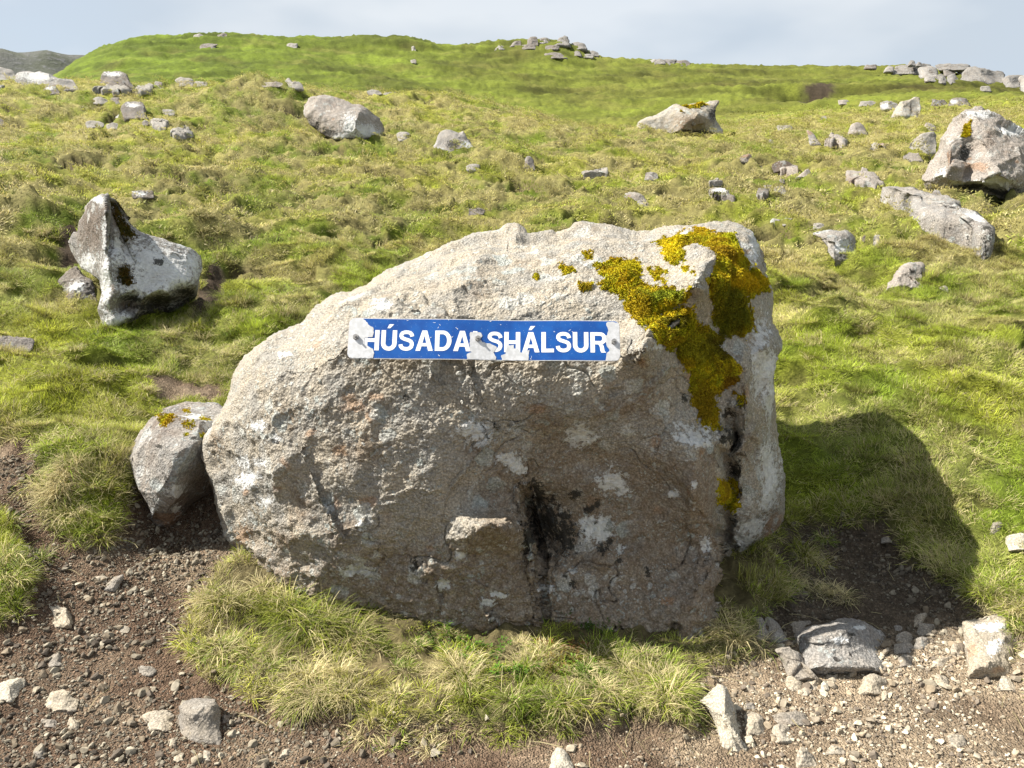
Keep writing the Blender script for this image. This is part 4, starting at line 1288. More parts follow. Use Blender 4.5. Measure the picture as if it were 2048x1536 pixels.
# ---------------------------------------------------------------- the place-name sign
def build_sign():
    Yc = 2.895
    pl, pr = px_at(697, 677, Yc), px_at(1240, 682, Yc)
    pt, pb = px_at(968, 639, Yc + 0.036), px_at(968, 720, Yc - 0.036)
    c = (pl + pr) / 2; c[2] = (pt[2] + pb[2]) / 2
    ex = pr - pl; W = np.linalg.norm(ex); ex /= W
    ez = pt - pb; H = np.linalg.norm(ez); ez = ez - ex * ez.dot(ex); ez /= np.linalg.norm(ez)
    ey = np.cross(ez, ex)
    from mathutils import Matrix
    root = bpy.data.objects.new('place_sign', None)
    COL.objects.link(root)
    root.empty_display_size = 0.1
    root.matrix_world = Matrix(((ex[0], ey[0], ez[0], c[0]), (ex[1], ey[1], ez[1], c[1]), (ex[2], ey[2], ez[2], c[2]), (0, 0, 0, 1)))
    tag(root, 'blue place-name sign with white capitals, peeling to grey metal, bolted to the big boulder', 'sign')
    # materials
    t = NT('sign_bare_metal'); tc = t.n('ShaderNodeTexCoord')
    n = t.noise(tc.outputs['Object'], 60, 4); n2 = t.noise(tc.outputs['Object'], 300, 2)
    t.l(t.bsdf(t.mix(t.ramp(n, 0.35, 0.7), (0.50, 0.50, 0.50), (0.62, 0.62, 0.63)), 0.55, t.bump(n2, 0.15, 0.002), 0.4, 0.25).outputs[0], t.out.inputs['Surface']); metal = t.m
    t = NT('sign_blue_film'); tc = t.n('ShaderNodeTexCoord')
    n = t.noise(tc.outputs['Object'], 14, 3); n2 = t.noise(tc.outputs['Object'], 220, 3)
    bl = t.mix(t.ramp(n, 0.35, 0.65), (0.004, 0.060, 0.27), (0.006, 0.085, 0.34))
    bl = t.mix(t.ramp(n2, 0.66, 0.74), bl, (0.25, 0.33, 0.50))
    t.l(t.bsdf(bl, 0.4, None, 0.35).outputs[0], t.out.inputs['Surface']); blue = t.m
    t = NT('sign_white_film'); tc = t.n('ShaderNodeTexCoord')
    n = t.noise(tc.outputs['Object'], 90, 4)
    t.l(t.bsdf(t.mix(t.ramp(n, 0.55, 0.75), (0.80, 0.80, 0.80), (0.62, 0.64, 0.66)), 0.45, None, 0.3).outputs[0], t.out.inputs['Surface']); white = t.m
    t = NT('sign_bolt'); 
    t.l(t.bsdf((0.28, 0.27, 0.26), 0.5, None, 0.4, 0.6).outputs[0], t.out.inputs['Surface']); boltm = t.m
    from mathutils.geometry import tessellate_polygon
    def warp(x): return 0.004 * np.sin(x * 6.5 + 0.5) + 0.0025 * np.sin(x * 15.0)     # the plate is slightly bent
    def rrect(w, h, r, n=8):
        P = []
        for (sx, sz, a0) in ((1, 1, 0), (-1, 1, 90), (-1, -1, 180), (1, -1, 270)):
            for k in range(n + 1):
                a = math.radians(a0 + 90 * k / n)
                P.append((sx * (w/2 - r) + r * math.cos(a), sz * (h/2 - r) + r * math.sin(a)))
        return P
    def strips(poly, off, name, mat, thick=0.0):
        """fill a polygon by vertical slices so that it can follow the bend of the plate"""
        import bmesh
        bm = bmesh.new()
        vs = [bm.verts.new((p[0], 0, p[1])) for p in poly]
        fcs = tessellate_polygon([[Vector((p[0], p[1], 0)) for p in poly]])
        for f_ in fcs:
            try: bm.faces.new([vs[i] for i in f_])
            except ValueError: pass
        for x in np.linspace(-W/2, W/2, 41)[1:-1]:
            bmesh.ops.bisect_plane(bm, geom=bm.verts[:] + bm.edges[:] + bm.faces[:], plane_co=(x, 0, 0), plane_no=(1, 0, 0), dist=1e-6)
        bmesh.ops.recalc_face_normals(bm, faces=bm.faces[:])
        for f_ in bm.faces:
            f_.normal_update()
            if f_.normal.y > 0: f_.normal_flip()
        if thick:
            r = bmesh.ops.extrude_face_region(bm, geom=bm.faces[:])
            for e in r['geom']:
                if isinstance(e, bmesh.types.BMVert): e.co.y += thick
            bmesh.ops.recalc_face_normals(bm, faces=bm.faces[:])
        for v_ in bm.verts:
            v_.co.y += warp(v_.co.x) - off
        me = bpy.data.meshes.new(name); bm.to_mesh(me); bm.free()
        return link(name, me, mat, root)
    strips(rrect(W, H, 0.022), 0.0, 'plate', metal, 0.003)
    strips(rrect(W * 0.994, H * 0.965, 0.018), 0.0005, 'blue_film', blue)
    # lettering
    q = 0.20
    def strip_loop(outer, inner):
        return [[outer[k], outer[k+1], inner[k+1], inner[k]] for k in range(len(outer) - 1)]
    def stroke(pts, w):
        P = np.array(pts, float)
        D = np.gradient(P, axis=0); D /= np.linalg.norm(D, axis=1)[:, None]
        Nn = np.stack([-D[:, 1], D[:, 0]], 1)
        return strip_loop([tuple(x) for x in P + Nn * w/2], [tuple(x) for x in P - Nn * w/2])
    def arc(cx, cy, rx, ry, a0, a1, n=12):
        return [(cx + rx * math.cos(math.radians(a)), cy + ry * math.sin(math.radians(a))) for a in np.linspace(a0, a1, n)]
    def rect(x0, y0, x1, y1): return [(x0, y0), (x1, y0), (x1, y1), (x0, y1)]
    def L_H(): return [rect(0, 0, q, 1), rect(.52, 0, .72, 1), rect(q, .41, .52, .59)], .72
    def L_U():
        c = [(.1, 1), (.1, .8), (.1, .6)] + arc(.35, .36, .25, .27, 180, 360, 18) + [(.6, .6), (.6, .8), (.6, 1)]
        return stroke(c, q), .70
    def L_S():
        c = [(.60,.70),(.575,.80),(.50,.88),(.42,.905),(.34,.912),(.25,.905),(.165,.87),(.115,.80),(.105,.72),(.15,.635),(.245,.58),(.35,.545),(.455,.51),(.545,.455),(.59,.375),(.595,.28),(.56,.18),(.49,.12),(.42,.095),(.34,.088),(.25,.098),(.165,.14),(.105,.215),(.088,.31)]
        return stroke(c, .18), .68
    def L_A():
        return [[(0,0),(.21,0),(.39,.74),(.39,1),(.28,1)], [(.78,0),(.50,1),(.39,1),(.39,.74),(.57,0)], [(.265,.22),(.515,.22),(.478,.38),(.302,.38)]], .78
    def L_D():
        o_ = [(0.2,0)] + arc(.34, .5, .40, .5, -90, 90, 18) + [(0.2,1)]
        i_ = [(0.2,.18)] + arc(.34, .5, .20, .32, -90, 90, 18) + [(0.2,.82)]
        return strip_loop(o_, i_) + [rect(0, 0, .2, 1)], .74
    def L_L(): return [rect(0, 0, q, 1), rect(q, 0, .56, .18)], .56
    def L_R():
        o_ = [(.2,.40)] + arc(.46, .70, .27, .30, -90, 90, 14) + [(.2,1)]
        i_ = [(.2,.57)] + arc(.44, .70, .10, .13, -90, 90, 14) + [(.2,.83)]
        return strip_loop(o_, i_) + [rect(0, 0, .2, 1), [(.36,.40),(.56,.40),(.60,.30),(.63,.10),(.70,0),(.48,0),(.44,.10),(.42,.28)]], .75
    LT = dict(H=L_H, U=L_U, S=L_S, A=L_A, D=L_D, L=L_L, R=L_R)
    word = ['H', "U'", 'S', 'A', 'D', 'A', 'L', 'S', 'H', "A'", 'L', 'S', 'U', 'R']
    tot = sum(LT[w_[0]]()[1] for w_ in word) + 0.085 * (len(word) - 1)
    cap = H * 0.50
    x0, x1 = -W/2 + W * 0.055, -W/2 + W * 0.952
    sx = (x1 - x0) / tot
    zb = -H/2 + H * 0.205
    x = x0
    for w_ in word:
        polys, wd = LT[w_[0]]()
        if "'" in w_:
            polys = polys + [[(wd/2 - .10, 1.10), (wd/2 + .03, 1.10), (wd/2 + .20, 1.30), (wd/2 - .01, 1.30)]]
        V_, F_ = [], []
        for p in polys:
            b = len(V_)
            for (a, z) in p:
                xx = x + a * sx
                V_.append((xx, warp(xx) - 0.0010, zb + z * cap))
            F_.append(list(range(b, b + len(p))))
        me = bpy.data.meshes.new('letter'); me.from_pydata([tuple(map(float, v_)) for v_ in V_], [], F_); me.update()
        for f_ in me.polygons:
            if f_.normal.y > 0: f_.flip()
        o = link('letter', me, white, root)
        o['label'] = 'white capital letter ' + {"U'": 'Ú', "A'": 'Á'}.get(w_, w_)
        x += (wd + 0.085) * sx
    # peeled places where bare metal shows
    def cp(lst): return [(-W/2 + (a - 58) / (1975 - 58) * W, H/2 - (b - 96) / (388 - 96) * H) for a, b in lst]
    def ragged(lst, seed, amp=0.0016):
        r = np.random.default_rng(seed); P = []
        for k in range(len(lst)):
            a, b = np.array(lst[k]), np.array(lst[(k+1) % len(lst)])
            m = max(1, int(np.linalg.norm(b - a) / 0.006))
            for j in range(m):
                P.append(tuple(a + (b - a) * j / m + (r.uniform(-amp, amp, 2) if (abs(a[0]) < W * 0.49) else 0)))
        return P
    def hug(lst):
        return [(min(max(a, -W/2 + 0.0015), W/2 - 0.0015), min(max(b, -H/2 + 0.0015), H/2 - 0.0015)) for a, b in lst]
    lp = [(150,96),(178,122),(205,150),(230,163),(236,200),(230,232),(176,236),(174,258),(176,280),(205,300),(235,318),(246,350),(238,386),(100,387),(75,375),(60,350),(59,140),(72,112),(95,98)]
    rp = [(1886,106),(1880,130),(1893,160),(1885,200),(1868,215),(1882,232),(1870,250),(1884,285),(1902,310),(1880,330),(1868,386),(1945,387),(1965,370),(1973,345),(1974,140),(1968,118),(1945,107)]
    m1 = [(914,192),(950,190),(992,192),(1000,214),(985,236),(1004,262),(1040,266),(1072,276),(1108,292),(1080,330),(1092,350),(1105,370),(1098,386),(900,386),(896,350),(912,340),(934,336),(914,326)]
    m2 = [(1142,386),(1136,352),(1168,342),(1176,276),(1224,278),(1228,300),(1256,300),(1268,328),(1284,332),(1334,310),(1328,386)]
    for k, (pp, dsc) in enumerate(((lp, 'left end'), (m1, 'middle over the missing letter'), (m2, 'below the second H'), (rp, 'right end'))):
        o = strips(ragged(hug(cp(pp)), 40 + k), 0.0018, 'peeled_patch', metal)
        o['label'] = 'bare grey metal where the blue has peeled, ' + dsc
    r = np.random.default_rng(77)
    V_, F_ = [], []
    for (a, b) in [(700,140),(690,160),(815,160),(822,166),(790,228),(660,125),(1130,130),(1260,240),(1120,235),(1240,240),(640,232),(1620,170),(1640,182),(1510,180),(470,110),(760,104),(1060,106),(700,360),(1350,360),(1345,375)]:
        (xx, zz), = cp([(a, b)])
        an = r.uniform(0, 3.1); l_, w_ = r.uniform(0.002, 0.006), r.uniform(0.0006, 0.0016)
        dx, dz = math.cos(an), math.sin(an)
        b0 = len(V_)
        for (s1, s2) in ((-1, -1), (1, -0.4), (1, 0.4), (-1, 1)):
            px_, pz_ = xx + dx*l_*s1 - dz*w_*s2, zz + dz*l_*s1 + dx*w_*s2
            V_.append((px_, warp(px_) - 0.0014, pz_))
        F_.append((b0, b0+1, b0+2, b0+3))
    me = bpy.data.meshes.new('scratches'); me.from_pydata([tuple(map(float, v_)) for v_ in V_], [], F_); me.update()
    for f_ in me.polygons:
        if f_.normal.y > 0: f_.flip()
    o = link('scratches', me, white, root); o['kind'] = 'stuff'
    # bolts through the plate into the rock
    import bmesh
    bm = bmesh.new()
    bmesh.ops.create_cone(bm, cap_ends=True, segments=6, radius1=0.0115, radius2=0.0108, depth=0.009)
    bmesh.ops.create_cone(bm, cap_ends=True, segments=16, radius1=0.0038, radius2=0.0038, depth=0.150)
    for v_ in bm.verts:
        z_ = v_.co.z
        if abs(z_) > 0.02: v_.co.z = -0.135 if z_ < 0 else 0.013
    bmesh.ops.rotate(bm, verts=bm.verts[:], cent=(0, 0, 0), matrix=Matrix.Rotation(math.pi/2, 3, 'X'))
    bme = bpy.data.meshes.new('bolt'); bm.to_mesh(bme); bm.free(); bme.materials.append(boltm)
    for (a, b) in ((112, 236), (972, 236), (1932, 250)):
        (xx, zz), = cp([(a, b)])
        bo = bpy.data.objects.new('bolt', bme); COL.objects.link(bo); bo.parent = root
        bo.location = (xx, float(warp(xx)) - 0.006, zz)

build_sign()

# ---------------------------------------------------------------- the other named rocks
def build_rocks():
    # upright white-crusted rock at the left
    E = [(132,485),(147,463),(152,442),(164,415),(178,394),(202,381),(214,384),(219,394),(232,401),(246,422),(263,441),(284,459),(328,473),(369,487),(393,497),(408,514),(410,535),
         (405,558),(398,590),(392,625),(350,652),(304,660),(267,668),(232,672),(212,663),(202,654),(195,623),(197,589),(191,562),(161,541),(147,524),(137,500)]
    Ec = [(205,385,.26),(170,420,.36),(152,450,.42),(134,488,.50),(150,525,.42),(185,480,.22),(180,540,.22),(196,580,.12),(203,640,.06),(212,655,.02),(232,655,.02),(268,640,.10),(304,622,.26),
          (214,420,.16),(214,480,.10),(209,540,.03),(206,600,.0),(232,405,.34),(246,430,.36),(263,445,.40),(300,470,.42),(340,480,.47),(393,500,.56),(408,525,.56),
          (250,500,.24),(300,520,.27),(350,530,.34),(250,560,.13),(300,570,.15),(350,575,.22),(390,570,.36),(250,590,.08),(300,594,.10),(340,592,.17),(260,612,.24),(310,612,.36),(360,605,.48),(300,645,.50),(350,645,.60),(390,615,.66),(270,655,.30)]
    o, i = rock('upright_rock', 'jagged upright rock crusted white with a dark hollow, in the turf at left', E, 'grey', seed=12, ctrl=Ec, base=ground_hit(230, 676), embed=0.03, facet=0.3, back=0.35, rough=0.55, dens=1.6, rnd=0.07,
                steps=[([(219,390),(217,480),(213,560)], 0.13, 26.0, 392, 500)],
                lich=[(300,520,70,40),(345,540,62,44),(290,560,56,36),(207,560,14,60),(235,640,30,18),(170,525,16,18),(235,490,16,26),(192,396,14,8),(385,520,20,20),(205,470,6,40)],
                dark=[(330,635,70,26),(385,620,30,30),(290,655,30,12),(252,548,15,20),(330,603,50,9),(270,600,26,5),(372,588,22,8),(300,614,36,8),(250,465,8,20),(318,520,14,8)], brown=[(180,450,34,60),(265,612,24,9),(235,430,12,26),(220,660,20,10)],  # low dark ellipses paint the black shadow beneath the overhanging panel
                rust=[(145,540,10,10)])
    moss_on(o, i, [[(224,402),(236,402),(250,428),(268,452),(282,466),(262,482),(252,470),(236,448),(224,425)], [(238,530),(262,530),(270,560),(262,572),(240,565)]], h=0.02, n_shoots=900, shoot=0.012, seed=21,
            pal=np.array([[0.06,0.05,0.01],[0.10,0.09,0.012],[0.12,0.07,0.01],[0.05,0.045,0.01]]))
    # rock leaning on the big boulder
    Fo = [(251,907),(260,880),(273,856),(290,835),(314,818),(335,806),(362,801),(403,803),(441,808),(470,850),(470,960),(440,995),(413,1003),(386,1017),(369,1040),(342,1051),(308,1047),(287,1040),(290,1017),(273,969),(260,928)]
    Fc = [(255,905,.30),(300,840,.34),(360,805,.50),(440,810,.60),(300,900,.12),(350,860,.16),(400,850,.24),(280,960,.10),(330,980,.03),(390,930,.08),(350,1000,.05),(300,1035,.10),(342,1050,.22),(400,1000,.25),(440,940,.28),(420,880,.22)]
    base = ground_hit(300, 1108)
    o, i = rock('leaning_rock', 'rounded rock with moss tufts on top leaning against the big boulder', Fo, 'grey', seed=13, ctrl=Fc, base=base, embed=0.03, back=0.5, rough=0.5, dens=1.6, rnd=0.18,
                lich=[(350,985,26,12),(300,1028,14,9),(395,825,30,10),(420,845,14,12),(355,1028,12,7)], brown=[(380,1010,60,24),(330,1045,50,12),(420,980,30,30)], rust=[(345,1042,40,10)],
                dark=[(328,957,7,7),(312,890,12,5),(390,873,10,7)])
    moss_on(o, i, [[(312,825),(340,818),(352,825),(350,840),(330,852),(314,846)], [(360,838),(388,834),(390,846),(368,850)], [(365,805),(382,803),(385,815),(370,818)], [(402,820),(425,822),(428,836),(408,836)], [(402,866),(416,864),(415,874),(404,874)], [(364,858),(378,857),(378,865),(366,866)]],
            h=0.018, n_shoots=1100, shoot=0.009, seed=22)
    # boulders on the slope
    B = [(602,205),(620,193),(651,190),(682,197),(702,205),(726,208),(750,224),(767,239),(772,263),(760,280),(737,284),(709,287),(679,280),(651,273),(627,260),(614,239),(602,222)]
    Bc = [(602,210,.60),(650,195,.75),(700,207,.7),(750,225,.9),(770,260,.9),(640,235,.25),(690,235,.15),(715,225,.25),(705,265,.05),(720,280,.1),(740,260,.32),(760,280,.6),(650,270,.2),(620,250,.4)]
    rock('slope_boulder', 'large pale boulder with a ridge across its face on the slope above the sign', B, 'pink', seed=31, ctrl=Bc, embed=0.08, back=0.5, rough=0.9, dens=1.5, rnd=0.2,
         lich=[(735,262,26,16),(700,250,16,26),(680,272,22,8)], dark=[(655,268,26,9),(690,282,40,6),(625,255,12,16),(745,280,16,6)], cat='boulder')
    Cc_ = [(1271,273),(1275,249),(1289,234),(1320,218),(1347,208),(1367,203),(1406,202),(1437,201),(1438,210),(1435,234),(1443,253),(1445,267),(1418,271),(1367,268),(1320,270)]
    Cd = [(1275,255,.5),(1290,240,.5),(1320,220,.6),(1400,203,.7),(1437,203,.8),(1345,235,.25),(1335,262,.3),(1350,262,.05),(1380,250,.0),(1400,225,.15),(1430,230,.4),(1400,264,.3),(1440,260,.45),(1300,260,.3),(1345,222,.3)]
    o, i = rock('slope_boulder', 'broad flat-topped boulder with a slanting undercut, alone on the slope right of centre', Cc_, 'hero', seed=32, ctrl=Cd, embed=0.08, back=0.5, rough=0.9, dens=1.5, rnd=0.2, cat='boulder',
                lich=[(1290,262,14,8),(1432,262,12,8)], brown=[(1380,245,40,22)], dark=[(1390,266,40,5),(1430,225,8,20)])
    moss_on(o, i, [[(1360,206),(1405,202),(1420,206),(1380,212)], [(1358,214),(1366,213),(1364,222)]], h=0.05, n_shoots=250, shoot=0.03, seed=23, edge=2.0)
    Dd = [(1835,357),(1858,323),(1870,296),(1874,269),(1893,249),(1912,230),(1928,214),(1951,208),(1975,212),(1990,226),(2029,242),(2060,255),(2100,285),(2130,320),(2135,360),(2110,405),(2048,410),(1990,410),(1936,412),(1897,402),(1870,394),(1848,390),(1836,372)]
    Dc = [(1840,360,.42),(1860,325,.40),(1875,270,.55),(1930,216,.75),(1970,213,.85),(2030,243,.8),(2110,300,.8),(1905,290,.28),(1920,330,.20),(1900,360,.16),(1940,260,.45),(1932,290,.42),(1960,270,.35),(1990,250,.5),(1970,310,.16),(2020,320,.08),(2080,340,.2),
          (1960,370,.06),(1930,340,.30),(2020,370,.0),(2000,392,.25),(1936,395,.35),(1880,372,.30),(2100,385,.4)]
    o, i = rock('slope_boulder', 'huge pale boulder with a yellow moss streak, cut by the right edge', Dd, 'pink', seed=33, ctrl=Dc, embed=0.06, back=0.5, rough=0.9, dens=1.5, rnd=0.2, cat='boulder',
                lich=[(1990,375,60,16),(1920,375,24,12),(2030,250,30,8),(1870,350,14,16),(1960,222,30,8)], dark=[(1945,388,30,6),(2000,392,50,4),(1935,300,6,16)], rust=[(1900,310,14,22),(1950,330,20,10)])
    moss_on(o, i, [[(1930,236),(1944,234),(1945,250),(1938,268),(1926,266)]], h=0.03, n_shoots=350, shoot=0.02, seed=24, edge=2.5)
    def R(label, outl, mat='grey', name='rock', cat='rock', **k):
        if name == 'flat_rock':
            return slab(name, label, outl, mat, k['seed'], 0.06, 'rock', k.get('lich'), k.get('dark'), k.get('rust'), k.get('pct', 80))
        k.setdefault('embed', 0.30)
        return rock(name, label, outl, mat, cat, **k)
    R('rounded grey rock touching the left foot of the huge pale boulder', [(1808,302),(1822,282),(1842,268),(1868,264),(1876,285),(1870,305),(1845,308)], 'pale', seed=41)
    R('small pale rock behind the left shoulder of the huge pale boulder', [(1846,262),(1850,248),(1858,244),(1872,254),(1880,266),(1862,270)], 'pink', seed=42)
    R('long flat purplish slab lying on the right slope, thick at its near end', [(1762,402),(1800,401),(1850,410),(1900,422),(1938,448),(1962,462),(1982,494),(1975,516),(1955,512),(1938,500),(1910,482),(1860,468),(1842,452),(1815,428)], 'grey', name='flat_rock', seed=43, pct=96, T=0.10, lean=1.2, embed=0.05, K=4, tilt=0.5,
      lich=[(1950,480,22,14)], dark=[(1940,495,8,5),(1968,508,10,10)])
    R('knobbly lichened rock in the turf beside a dark hollow, right of the big boulder', [(1622,468),(1640,458),(1672,455),(1692,458),(1712,476),(1722,498),(1715,518),(1698,522),(1680,512),(1668,495),(1640,478)], 'grey', seed=44, dark=[(1700,510,14,10)], lich=[(1690,490,16,14)], T=0.6)
    R('small pitted pyramid-shaped pale rock on the right slope', [(1766,556),(1790,542),(1808,528),(1832,521),(1850,528),(1862,552),(1870,576),(1850,576),(1800,566)], 'pink', seed=45, T=0.5, K=5,
      dark=[(1829,541,5,4),(1845,546,4,4),(1838,556,5,3),(1822,535,3,3),(1840,530,3,3),(1812,548,3,2.5)])
    # left crest row
    R('grey rock at the far left end of the crest row', [(-40,150),(-10,136),(12,136),(30,142),(34,154),(20,160),(-20,160)], 'grey', seed=51)
    R('long low rock tapering right with pale top, on the left crest', [(25,160),(30,146),(50,141),(80,140),(98,144),(108,152),(150,158),(163,168),(166,179),(140,180),(100,172),(60,166)], 'grey', seed=52, T=0.35, lich=[(70,150,34,9)])
    R('dark wedge-shaped rock standing tallest on the left crest', [(198,178),(203,150),(208,143),(235,142),(255,149),(275,164),(290,178),(250,180)], 'dark', seed=53, T=0.4, lich=[(225,147,18,4)])
    R('small pale rock right after the dark wedge rock', [290,165,307,180], 'pale', seed=54)
    R('small grey rock at the right end beside the dark wedge rock', [304,163,330,180], 'grey', seed=55)
    R('low pale rock pair left half, on the crest left of centre', [350,154,395,172], 'pale', seed=56)
    R('low rounded pale rock right half of the crest pair', [386,161,418,173], 'pale', seed=57)
    R('jagged pale pointed rock on the crest left of the slope boulder', [(560,170),(570,160),(578,155),(586,162),(600,163),(610,172),(590,178)], 'pale', seed=58)
    R('flat pale rock left of the jagged pointed crest rock', [522,161,566,173], 'pale', seed=59)
    R('mossy little dark rock below the long low crest rock', [84,171,122,192], 'dark', seed=60, lich=[(100,175,10,4)])
    R('long flat slab below the dark wedge rock', [182,176,262,190], 'pale', name='flat_rock', seed=61, T=0.1, lean=1.1)
    R('short flat stone right of the long crest slab', [268,179,310,190], 'pale', name='flat_rock', seed=62, T=0.1, lean=1.1)
    R('rounded pale grey stone on the left slope above the white rock cluster', [182,192,215,209], 'pale', seed=63)
    R('white-faced rock in the left slope cluster', [(209,238),(212,222),(225,212),(240,210),(256,220),(258,234),(240,238)], 'pale', seed=64, lich=[(225,226,14,9)], dark=[(245,232,6,6)])
    R('brown topped rock forming the right side of the left slope cluster', [(240,212),(252,204),(272,201),(288,208),(300,222),(302,232),(280,238),(262,234),(250,224)], 'dark', seed=65, lich=[(265,208,14,5)])
    R('rubbly dark stone behind the left slope cluster', [216,192,244,210], 'dark', seed=66)
    R('little pale stone below the left slope cluster', [172,240,208,256], 'pale', seed=67, T=0.2)
    R('low pale stone just under the white-faced rock', [210,244,240,258], 'pale', seed=68, T=0.2)
    R('low flat stone right of the left slope cluster', [318,218,352,230], 'pale', seed=69, T=0.2)
    R('small dark stone at the head of the narrow stone streak', [282,240,300,252], 'dark', seed=70)
    R('upper plate of the narrow stone streak on the left slope', [302,244,342,262], 'pale', name='flat_rock', seed=71, T=0.1, lean=1.1)
    R('lower white plate of the narrow stone streak on the left slope', [340,258,388,279], 'pale', name='flat_rock', seed=72, T=0.1, lean=1.1)
    R('brown stone at the left edge below the crest row', [-14,236,10,254], 'dark', seed=73)
    R('little grey stone at the left edge under the crest row', [-12,166,10,186], 'grey', seed=74)
    # around the middle boulders
    R('small pale stone at the right foot of the ridge-faced slope boulder', [792,264,823,281], 'pale', seed=75)
    R('flat pale stone on the crest behind the ridge-faced slope boulder', [764,182,800,194], 'pale', seed=76, T=0.2)
    R('thin pale stone on the crest nearest behind the ridge-faced boulder', [733,179,766,189], 'pale', seed=77, T=0.2)
    R('lumpy lichened rock half sunk in mossy turf left of centre', [(862,286),(880,264),(900,258),(918,264),(928,260),(942,282),(958,302),(940,306),(910,296),(880,294)], 'grey', seed=78, lich=[(935,290,14,10)], dark=[(905,285,16,8)])
    R('little white pebble alone below the lumpy sunken rock', [872,312,888,324], 'pale', seed=79)
    R('flat white stone in straw-coloured grass near centre', [932,328,962,343], 'pale', seed=80, T=0.25)
    R('dark broken stone beside yellow moss near centre', [1046,312,1072,338], 'dark', seed=81)
    R('small bluish grey rock in straw-coloured grass right of centre', [1283,343,1322,361], 'grey', seed=82)
    R('pale two-humped stone above the top of the big boulder', [(1248,392),(1258,382),(1280,384),(1290,396),(1308,404),(1312,412),(1285,412),(1260,402)], 'pale', seed=83, T=0.3)
    R('thin flat stone barely showing in straw grass at centre', [1160,344,1220,356], 'pale', name='flat_rock', seed=84, T=0.08, lean=1.1)
    R('small brown stone in moss below the centre slope', [938,414,972,430], 'dark', seed=85, T=0.3)
    R('little flat dark stone in turf behind the upright rock', [262,380,312,396], 'dark', seed=86, T=0.25, lich=[(280,386,14,4)])
    R('reddish brown flat rock at the left edge below the upright rock', [(-40,680),(0,670),(30,672),(60,674),(70,684),(55,698),(10,702),(-40,704)], 'dark', seed=87, T=0.4)
    R('earthy rubble lump tucked against the left foot of the upright rock', [(115,570),(128,545),(150,530),(165,545),(190,565),(196,600),(170,612),(140,598)], 'dark', seed=88, T=0.4, rough=1.6, lich=[(150,570,16,12)])
    # right slope
    R('low pale rock left of the moss-capped ridge stone', [1552,249,1590,262], 'pale', seed=89)
    R('moss-capped ridge stone slanting down on the right slope', [(1612,262),(1620,262),(1632,272),(1650,284),(1654,292),(1640,292),(1622,280)], 'grey', seed=90, rust=[(1619,265,8,4)])
    R('flat pinkish stone at the foot of the ridge stone', [1648,281,1694,296], 'pink', name='flat_rock', seed=91, T=0.12, lean=0.9)
    R('rounded triple-lobed pale rock in a brown earth patch', [(1694,262),(1702,250),(1714,244),(1728,250),(1738,260),(1732,267),(1712,268)], 'pink', seed=92)
    R('tall split block on the right slope, cracked down its middle', [(1778,232),(1790,214),(1802,200),(1820,196),(1834,192),(1842,198),(1842,230),(1815,233)], 'hero', seed=93, K=5, dark=[(1824,214,2.2,20),(1838,226,4,7)])
    R('bluish lichened rock just left of the split block', [1756,200,1796,219], 'grey', seed=94, lich=[(1770,210,8,5)])
    R('low tan rock second left of the split block', [1716,200,1756,214], 'pale', seed=95, T=0.3)
    R('small pinkish rock at a dark hole left of the split block', [1676,198,1702,210], 'pink', seed=96)
    R('dark hummock rock right of the split block', [1858,196,1898,215], 'dark', seed=97)
    R('dark grey cleft rock farther right of the split block', [(1894,212),(1900,198),(1918,195),(1934,198),(1943,210),(1920,213)], 'dark', seed=98, lich=[(1908,202,8,4)])
    R('flat pale stone with orange moss, far right slope', [1740,292,1776,302], 'pale', name='flat_rock', seed=99, T=0.1, lean=1.0, rust=[(1764,295,10,4)])
    R('dark stone with an orange moss cap below the undercut boulder', [1478,308,1508,325], 'dark', seed=100, rust=[(1490,311,12,4)])
    R('dark stone next right of the orange-capped stone', [1508,322,1534,336], 'dark', seed=101)
    R('brown earthy boulder hummock right of the orange-capped stone', [1544,322,1592,342], 'dark', seed=102, brown=[(1568,330,40,20)])
    R('flat pale stone under the brown earthy hummock', [1540,340,1596,350], 'pink', name='flat_rock', seed=103, T=0.1, lean=1.0)
    R('pointed pinkish stone at the right end of the hummock row', [(1590,350),(1606,344),(1618,337),(1626,350),(1612,354)], 'pink', seed=104)
    R('broad striped slab lying in the grass left of the huge pale boulder', [(1690,352),(1705,346),(1740,349),(1758,362),(1768,374),(1745,378),(1712,370),(1694,364)], 'pink', name='flat_rock', seed=105, T=0.1, lean=1.1)
    R('narrow dark slab in the grass above the right end of the big boulder', [(1415,384),(1430,380),(1450,388),(1470,400),(1450,404),(1425,398)], 'dark', name='flat_rock', seed=106, T=0.12, lean=1.0, lich=[(1440,390,16,5)])
    R('small flat grey stone left of the pale rubble patch', [1414,364,1448,374], 'grey', name='flat_rock', seed=107, T=0.1, lean=1.0)
    R('dark plate at the left of the pale rubble patch', [1510,384,1538,400], 'dark', name='flat_rock', seed=108, T=0.15, lean=1.0)
    R('pale rubble stone at the right of the rubble patch', [1546,372,1576,390], 'pale', seed=109, T=0.25)
    R('pale rubble stone in the middle of the rubble patch', [1522,368,1550,384], 'grey', seed=110, T=0.25)
    R('white stone in grass just past the top right of the big boulder', [1538,437,1566,451], 'pale', seed=111, T=0.35)
    R('white stone with a brown side, second past the big boulder', [1564,435,1592,450], 'pale', seed=112, T=0.35, brown=[(1588,442,8,8)])
    R('little pale stone among dead grass above the knobbly rock', [1622,446,1650,458], 'pale', seed=113, T=0.3)
    R('pale stone right of the knobbly rock', [1742,470,1776,492], 'pale', seed=114, T=0.3)
    R('small brown stone between the knobbly rock and its pale neighbour', [1722,470,1742,486], 'dark', seed=115, T=0.3)
    R('pink rubble stone at the right foot of the pitted rock', [1872,572,1900,590], 'pink', seed=116, T=0.3)
